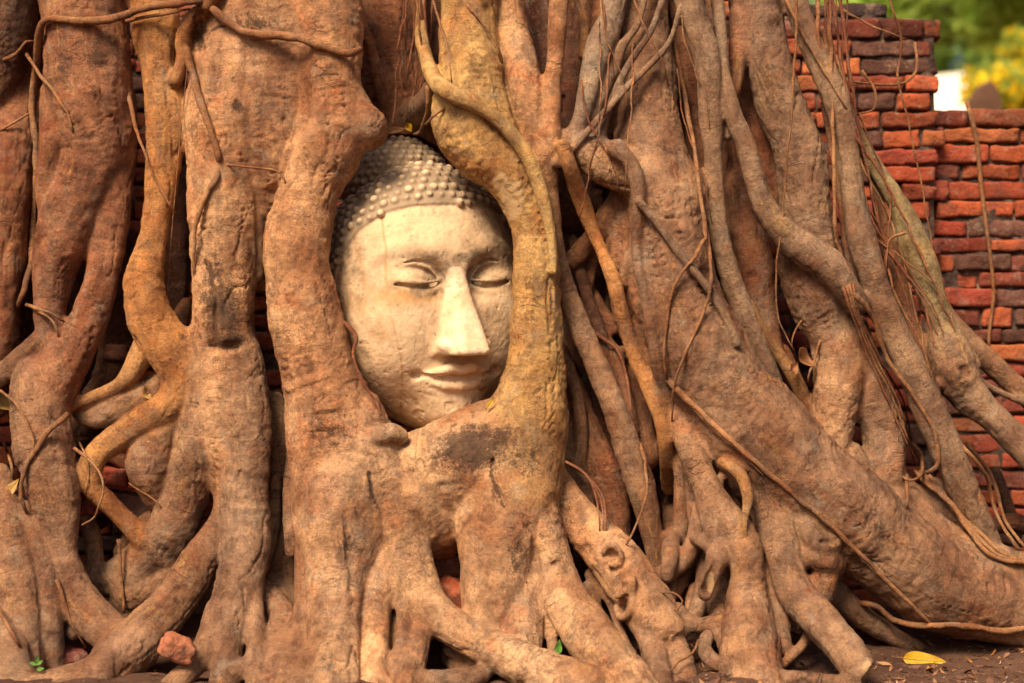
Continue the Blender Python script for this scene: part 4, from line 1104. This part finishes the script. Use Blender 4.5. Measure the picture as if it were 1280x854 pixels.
A('32,382 56,389 81,403', 2.8); A('42,385 67,403 74,424', 2.2); A('5,555 12,575 17,600', 2.5); A('72,725 89,780 107,808', 2.6); A('-5,755 12,785 27,810', 3)
A('0,488 20,505 40,545 44,580', 1.8); A('95,545 110,580 108,620', 1.6)
for k in range(9):
    x0 = rng.uniform(690, 900); y0 = rng.uniform(-20, 120); d = rng.uniform(-30, 40); ln = rng.uniform(90, 220)
    A(f'{x0},{y0} {x0+d*.3},{y0+ln*.35} {x0+d},{y0+ln*.7} {x0+d*1.2+rng.uniform(-10, 10)},{y0+ln}', rng.uniform(.9, 1.6), mat=VINE_RED if k % 2 else None, jit=2.0, off=.002)
wv = empty('hanging_vine', P(1211, 133, YW+.02)); tag(wv, 'thin brown vine hanging over the edge of the low brick wall', 'vine')
q = catmull(np.array([P(*p) for p in [(1209, 128, YW+.10), (1211, 135, YW+.03), (1221, 176, YW+.03), (1226, 228, YW+.03), (1235, 299, YW+.03), (1238, 322, YW+.03), (1242, 368, YW+.03), (1236, 425, YW+.03), (1240, 470, YW+.03)]]), .02)
V, F = tube(q, np.linspace(.0075, .004, len(q)), 7)
link('stem', mesh_py('stem', V-np.array(wv.location), F, VINE), wv)

# ------------------------------------------------------------------ leaves and broken bricks
def leaf_mat(name, a, b): return mat_simple(name, a, b, 40, .4, .003, .55, .35, .25)
LY = leaf_mat('yellow_leaf', (.46, .25, .012), (.68, .42, .02)); LB = leaf_mat('dry_leaf', (.26, .10, .04), (.40, .20, .08))
LO = leaf_mat('tan_leaf', (.42, .24, .06), (.52, .33, .10)); LG = leaf_mat('green_leaf', (.05, .16, .02), (.12, .26, .03))
TWIG = mat_simple('twig_bark', (.12, .06, .03), (.22, .12, .06))
def leaf_grid(L, Wd, curl=.2, fold=.25, wav=.06, n=16, m=8, seed=0, tip=1.3):
    u = np.linspace(0, 1, n); v = np.linspace(-1, 1, m+1)
    Uq, Vq = np.meshgrid(u, v, indexing='ij')
    wd = np.sin(np.pi*Uq**.8)**.8*(1-.35*Uq**tip)*Wd/2
    x = (Uq-.5)*L; y = Vq*wd
    z = fold*np.abs(y)+curl*L*((Uq-.5)**2)*1.5+wav*Wd*np.sin(Uq*9+seed+Vq*1.5)*np.abs(Vq)
    V = np.stack([x, y, z], -1).reshape(-1, 3); ii = np.arange(n*(m+1)).reshape(n, m+1)
    F = np.stack([ii[:-1, :-1], ii[1:, :-1], ii[1:, 1:], ii[:-1, 1:]], -1).reshape(-1, 4)
    return V, F
from mathutils import Euler
def leaf(name, px, py, Lpx, Wpx, rot, mat, label, Y=None, curl=.2, fold=.25, stalk=0, off=-.004):
    if Y is None: Y = surf_y(px, py, .3)+off
    s = sc(Y); o = empty(name, P(px, py, Y), label, 'leaf', 'fallen leaves on the roots and soil'); o.rotation_euler = Euler([math.radians(a) for a in rot])
    V, F = leaf_grid(Lpx*s, Wpx*s, curl, fold, seed=px)
    link('blade', mesh_from('blade', V, F, mat), o)
    L = Lpx*s
    q = catmull(np.array([(-L*(.5+stalk), 0, curl*L*.5+.004), (-L*.5, 0, curl*L*.38), (0, 0, -.0004), (L*.45, 0, curl*L*.30)]), L/14)
    V, F = tube(q, np.linspace(.0014, .0006, len(q)), 5)
    link('stalk', mesh_py('stalk', V, F, TWIG if mat != LG else LG), o)
    return o
def gz(x, y): return float(ground_z(np.array([x]), np.array([y]))[0])
def ground_point(px, py):
    for Y in np.arange(-.62, 2.0, .004):
        p = P(px, py, Y)
        if p[2] <= gz(p[0], Y): return p
    return P(px, py, 0)
gp = ground_point(1155, 829)
leaf('fallen_leaf', 1155, 826, 54, 24, (62, 4, -4), LY, 'bright yellow fallen leaf lying on the bare soil in front of the big root', Y=gp[1], curl=.12, stalk=.25)
leaf('fallen_leaf', 2, 503, 34, 24, (70, 40, 20), LO, 'tan dead leaf caught on the bark at the far left edge of the roots', curl=.25)
leaf('fallen_leaf', 15, 610, 30, 14, (70, -50, 10), LO, 'brown dead leaf standing against the lower left roots beneath the tan one', curl=.3)
leaf('fallen_leaf', 184, 494, 20, 11, (50, 60, 0), LO, 'small curled tan leaf tucked in the bend of the S-shaped root', curl=.6, stalk=.3)
leaf('fallen_leaf', 613, 504, 17, 6, (80, -55, 0), LY, 'tiny yellow leaf wedged between the stone chin and the root', Y=-.16, curl=.2)
leaf('fallen_leaf', 492, 163, 34, 10, (75, -6, 12), LB, 'dry red-brown leaf lying on top of the stone topknot', Y=.18, curl=.3)
leaf('fallen_leaf', 511, 160, 12, 11, (80, 60, 0), LY, 'little yellow leaf beside the dry leaf on the topknot', Y=.17, curl=.5)
leaf('green_leaf', 698, 809, 20, 11, (80, -80, 10), LG, 'fresh green leaf upright at the foot of the right arm root', curl=.2, off=-.012)
leaf('fallen_leaf', 1003, 448, 34, 22, (80, 40, 30), LB, 'crumpled rust-brown leaf held between hanging roots beside the big right trunk', Y=.05, curl=.7, fold=.5)
leaf('fallen_leaf', 990, 462, 26, 16, (60, -30, 60), LB, 'smaller folded brown leaf under the crumpled rust-brown one', Y=.06, curl=.6, fold=.6)
gp = ground_point(1068, 785); leaf('fallen_leaf', 1068, 784, 11, 7, (60, 10, 15), LY, 'small orange-yellow leaf on the soil under the big right root', Y=gp[1], curl=.3)
leaf('fallen_leaf', 100, 547, 26, 8, (80, 8, 0), LB, 'narrow red-brown leaf lying across the hollow of the lower left roots', curl=.3, off=-.02)
sd = empty('seedling', P(48, 832, surf_y(48, 838, -.3)-.01), 'tiny green seedling sprouting at the lower left corner of the roots', 'seedling')
for k, (dx, dz, ax_) in enumerate([(-.008, .006, 20), (.007, .009, -30), (.0, .015, 80), (.009, -.006, -10)]):
    V, F = leaf_grid(.018, .010, .2, .2, seed=k)
    R3 = np.array(Euler((math.radians(60), math.radians(ax_), 0)).to_matrix())
    link('leaflet', mesh_from('leaflet', V @ R3.T+np.array((dx, -.012, dz)), F, LG), sd)
V, F = tube(np.array([(0, 0, -.03), (.002, -.004, -.01), (0, -.01, .02)]), [.0015, .0012, .0008], 5); link('stem', mesh_py('stem', V, F, LG), sd)

def brick_piece(px, py, Y, size, rot, tint, label, seed):
    o = empty('brick_fragment', P(px, py, Y), label, 'brick', 'loose brick fragments among the roots'); o.rotation_euler = Euler([math.radians(a) for a in rot])
    V, F = brick_template(10, 7, 7)
    h = np.array(size)/2; p = V*h; r = min(h)*.35
    c = np.clip(p, -(h-r), h-r); d = p-c; p = c+d/(np.linalg.norm(d, axis=1)[:, None]+1e-9)*np.minimum(np.linalg.norm(d, axis=1), r)[:, None]
    p = p*(1+.16*np.stack([fbm(p*22+seed, seed+k, 3) for k in range(3)], 1))+.004*np.stack([fbm(p*60+seed, seed+9+k, 2) for k in range(3)], 1)
    me = mesh_from('brick_fragment', p, F, BRICK, attrs={'tint': np.tile(tint, (len(p), 1))})
    ob = link('brick_body', me, o)
    return o
ys = min(surf_y(221+a, 812+b) for a in (-10, 0, 10) for b in (-6, 4, 14))
brick_piece(221, 811, ys-.02, (.072, .06, .052), (10, 22, 20), (.44, .17, .09), 'pale salmon chunk of brick resting on the roots at the bottom left', 3)
brick_piece(558, 750, -.06, (.13, .12, .10), (4, 8, -12), (.42, .10, .04), 'orange-red brick showing in the hollow under the stone chin', 5)
brick_piece(552, 706, -.01, (.09, .09, .05), (0, -10, 20), (.13, .06, .045), 'dark brick lump above the orange-red brick in the central hollow', 6)
brick_piece(143, 596, .08, (.075, .09, .045), (0, 10, 10), (.42, .07, .04), 'broken red brick end poking out under the S-shaped root', 7)
brick_piece(113, 631, .04, (.055, .09, .05), (0, -8, -10), (.32, .06, .05), 'rounded red brick stub between two lower left roots', 8)
brick_piece(172, 632, .12, (.14, .1, .05), (0, 14, 8), (.24, .13, .10), 'grey-pink weathered brick slab in the gap right of the red brick end', 9)
brick_piece(86, 822, -.16, (.07, .07, .045), (10, 6, 30), (.16, .04, .04), 'dark red brick lump on the ground among the bottom left roots', 10)
brick_piece(148, 440, .22, (.07, .09, .04), (0, 0, 5), (.36, .16, .11), 'pale red brick in the gap left of the S-shaped root', 11)

# ------------------------------------------------------------------ leaf litter on the soil
LIT = NT('leaf_litter'); at = LIT.attr('tint'); LIT = LIT.fin(at.outputs['Color'], .8)
Vs, Fs, Ts = [], [], []; n0 = 0
for k in range(5200):
    x, y = (rng.uniform(-1.4, 1.9), rng.uniform(-.75, .5)) if k < 2600 else (rng.uniform(.25, 1.6), rng.uniform(-.62, .25))
    if x < .3 and rng.random() < .5: continue
    L = rng.choice([.006, .009, .014, .022, .04], p=[.35, .3, .2, .1, .05])*rng.uniform(.7, 1.3); V, F = leaf_grid(L, L*rng.uniform(.12, .55), rng.uniform(0, .5), rng.uniform(0, .5), n=5, m=2, seed=k)
    R3 = np.array(Euler((rng.normal(0, .35), rng.normal(0, .35), rng.uniform(0, 6.3))).to_matrix())
    Vs.append(V @ R3.T+np.array((x, y, gz(x, y)+.003))); Fs.append(F+n0); n0 += len(V)
    c = np.array([(.20, .09, .045), (.12, .055, .035), (.30, .16, .07), (.42, .28, .17), (.36, .15, .04)][rng.choice(5, p=[.35, .3, .15, .1, .1])])*rng.uniform(.7, 1.2); Ts.append(np.tile(c, (len(V), 1)))
tag(link('leaf_litter', mesh_from('leaf_litter', np.vstack(Vs), np.vstack(Fs), LIT, attrs={'tint': np.vstack(Ts)})), kind='stuff')
# ------------------------------------------------------------------ sunlit park beyond the wall
def crown_mesh(c, rad, n, leafs, seed, clumps=26):
    r = np.random.default_rng(seed)
    cc = r.normal(0, 1, (clumps, 3)); cc /= np.linalg.norm(cc, axis=1)[:, None]; cc *= r.uniform(.25, .95, (clumps, 1))*np.array(rad)
    cr = r.uniform(.22, .42, clumps)*min(rad)
    k = r.integers(0, clumps, n); d = r.normal(0, 1, (n, 3)); d /= np.linalg.norm(d, axis=1)[:, None]
    p = np.array(c)+cc[k]+d*(cr[k]*r.uniform(.5, 1.0, n)**.5)[:, None]
    a = r.normal(0, 1, (n, 3)); a /= np.linalg.norm(a, axis=1)[:, None]; b = np.cross(a, r.normal(0, 1, (n, 3))); b /= np.linalg.norm(b, axis=1)[:, None]
    s = leafs*r.uniform(.6, 1.3, (n, 1))
    V = np.stack([p-a*s, p+b*s*.5, p+a*s, p-b*s*.5], 1).reshape(-1, 3)
    tn_ = np.repeat(r.uniform(.6, 1.3, clumps)[k]*r.uniform(.8, 1.2, n), 4)
    return V, np.arange(4*n).reshape(n, 4), tn_
def foliage_mat(name, base, tr=.6):
    N = NT(name); f = N.attr('shade').outputs['Fac']
    col = N.mix(1, base, N.n('CombineColor', {0: f, 1: f, 2: f}).outputs[0], 'MULTIPLY')
    N.fin(col, .6, None, .3)
    t = N.n('BsdfTranslucent', {'Color': col}); mx = N.n('MixShader', {0: tr, 1: N.b, 2: t}); N.t.links.new(mx.outputs[0], N.out.inputs[0])
    return N.m
GREEN = foliage_mat('green_leaves', (.46, .60, .12)); DGREEN = foliage_mat('dark_green_leaves', (.26, .38, .08)); YEL = foliage_mat('yellow_blossom', (.92, .68, .03)); TRUNKM = mat_simple('park_bark', (.12, .08, .05), (.22, .15, .1))
def park_tree(name, x, y, h, rad, mat, label, cat, seed, n=5000, leafs=.10, group=None, blossom=0):
    o = empty(name, (x, y, -.02), label, cat, group); r = np.random.default_rng(seed)
    cz = h-rad[2]*.9
    q = catmull(np.array([(0, 0, -.1), (.05, 0, cz*.4), (.1*r.normal(), .1*r.normal(), cz), (.1, 0, cz+rad[2]*.5)]), .3)
    Vs, Fs = tube(q, np.linspace(.035*h, .010*h, len(q)), 9); Vs = list(Vs); Fs = list(Fs)
    for k in range(6):
        a = r.uniform(0, 6.28); z0 = cz*r.uniform(.6, 1.0)
        qq = catmull(np.array([(.05, 0, z0), (math.cos(a)*rad[0]*.4, math.sin(a)*rad[1]*.4, z0+rad[2]*.35), (math.cos(a)*rad[0]*.75, math.sin(a)*rad[1]*.75, cz+rad[2]*.3*r.normal())]), .3)
        V, F = tube(qq, np.linspace(.014*h, .004*h, len(qq)), 6); F = [tuple(i+len(Vs) for i in f) for f in F]; Vs += list(V); Fs += F
    link('trunk', mesh_py('trunk', Vs, Fs, TRUNKM), o)
    V, F, s = crown_mesh((0, 0, cz), rad, n, leafs, seed)
    link('crown', mesh_from('crown', V, F, mat, attrs={'shade': s}, smooth=False), o)
    if blossom:
        V, F, s = crown_mesh((0, 0, cz), [a*1.03 for a in rad], blossom, leafs*1.1, seed)
        link('blossom', mesh_from('blossom', V, F, YEL, attrs={'shade': s}, smooth=False), o)
    return o
park_tree('park_tree', 7.2, 17, 7.4, (3.6, 2.4, 1.9), GREEN, 'tall bright green tree in the park behind the upper brick wall', 'tree', 5, 12000, .13, 'park trees behind the wall')
park_tree('park_tree', 10.2, 31, 11.5, (5.5, 4.0, 5.0), DGREEN, 'darker green tree far off, showing beneath the bright green crown', 'tree', 6, 16000, .2, 'park trees behind the wall')
park_tree('flowering_tree', 5.45, 13.5, 4.05, (.80, .8, .62), GREEN, 'small tree covered in yellow blossom behind the low brick wall', 'tree', 12, 2200, .07, None, 1500)
# pale stucco shrine ruin in the sun
SANDW = mat_simple('sunlit_stucco', (.78, .70, .56), (.86, .80, .68), 3, .4, .02)
def lathe(prof, n=40):
    a = np.linspace(0, 2*np.pi, n, endpoint=False); V = np.array([(r*np.cos(t), r*np.sin(t), z) for r, z in prof for t in a]); F = []
    for i in range(len(prof)-1):
        for j in range(n): F.append((i*n+j, i*n+(j+1) % n, (i+1)*n+(j+1) % n, (i+1)*n+j))
    F.append(tuple(range((len(prof)-1)*n, len(prof)*n)))
    return V, F
def lathe_obj(name, prof, mat, par, n=40):
    V, F = lathe(prof, n); me = bpy.data.meshes.new(name); me.from_pydata(V.tolist(), [], F); me.update(); me.materials.append(mat)
    me.polygons.foreach_set('use_smooth', np.ones(len(me.polygons), bool)); return link(name, me, par)
sh = empty('shrine_ruin', (8.1, 25, -.05), 'pale cream stucco shrine base glowing in the sun beyond the broken wall end', 'ruin')
lathe_obj('base', [(3.0, 0), (3.0, 1.0), (2.8, 1.05), (2.8, 1.9), (2.65, 1.95), (2.6, 2.8), (2.45, 2.85)], SANDW, sh, 8)
lathe_obj('drum', [(2.3, 2.85), (2.28, 3.3), (2.15, 3.35), (2.1, 4.6), (1.9, 5.0), (1.3, 5.3)], SANDW, sh)
# round-topped brown stone
ST = mat_simple('brown_stone', (.085, .04, .025), (.15, .075, .045), 6, .5, .02)
bs = empty('boundary_stone', (P(1229, 118, 6.0)[0], 6.0, -.03), 'brown round-topped stone slab standing beyond the low brick wall', 'stone')
s6 = sc(6.0); ztop = P(1229, 97, 6.0)[2]; wd = 21*s6
prof = [(-wd*1.05, 0), (-wd*1.05, ztop-.35), (-wd*.98, ztop-.22), (-wd*.62, ztop-.08), (-wd*.1, ztop-.01), (wd*.3, ztop), (wd*.7, ztop-.05), (wd*.95, ztop-.16), (wd*1.0, ztop-.3), (wd*1.0, 0)]
pr = catmull(np.array([(a, 0, b) for a, b in prof]), .05)
n = len(pr); V = []; 
for yy, sh_ in ((-.09, .93), (-.06, 1), (.06, 1), (.09, .93)): V += [(p[0]*sh_, yy, p[2]-(1-sh_)*.25) for p in pr]
F = [(k*n+i, k*n+i+1, (k+1)*n+i+1, (k+1)*n+i) for k in range(3) for i in range(n-1)]+[tuple(range(n-1, -1, -1)), tuple(range(3*n, 4*n))]
me = bpy.data.meshes.new('slab'); me.from_pydata(V, [], F); me.update(); me.materials.append(ST); link('slab', me, bs)
print('done', round(time.time()-T0, 1))
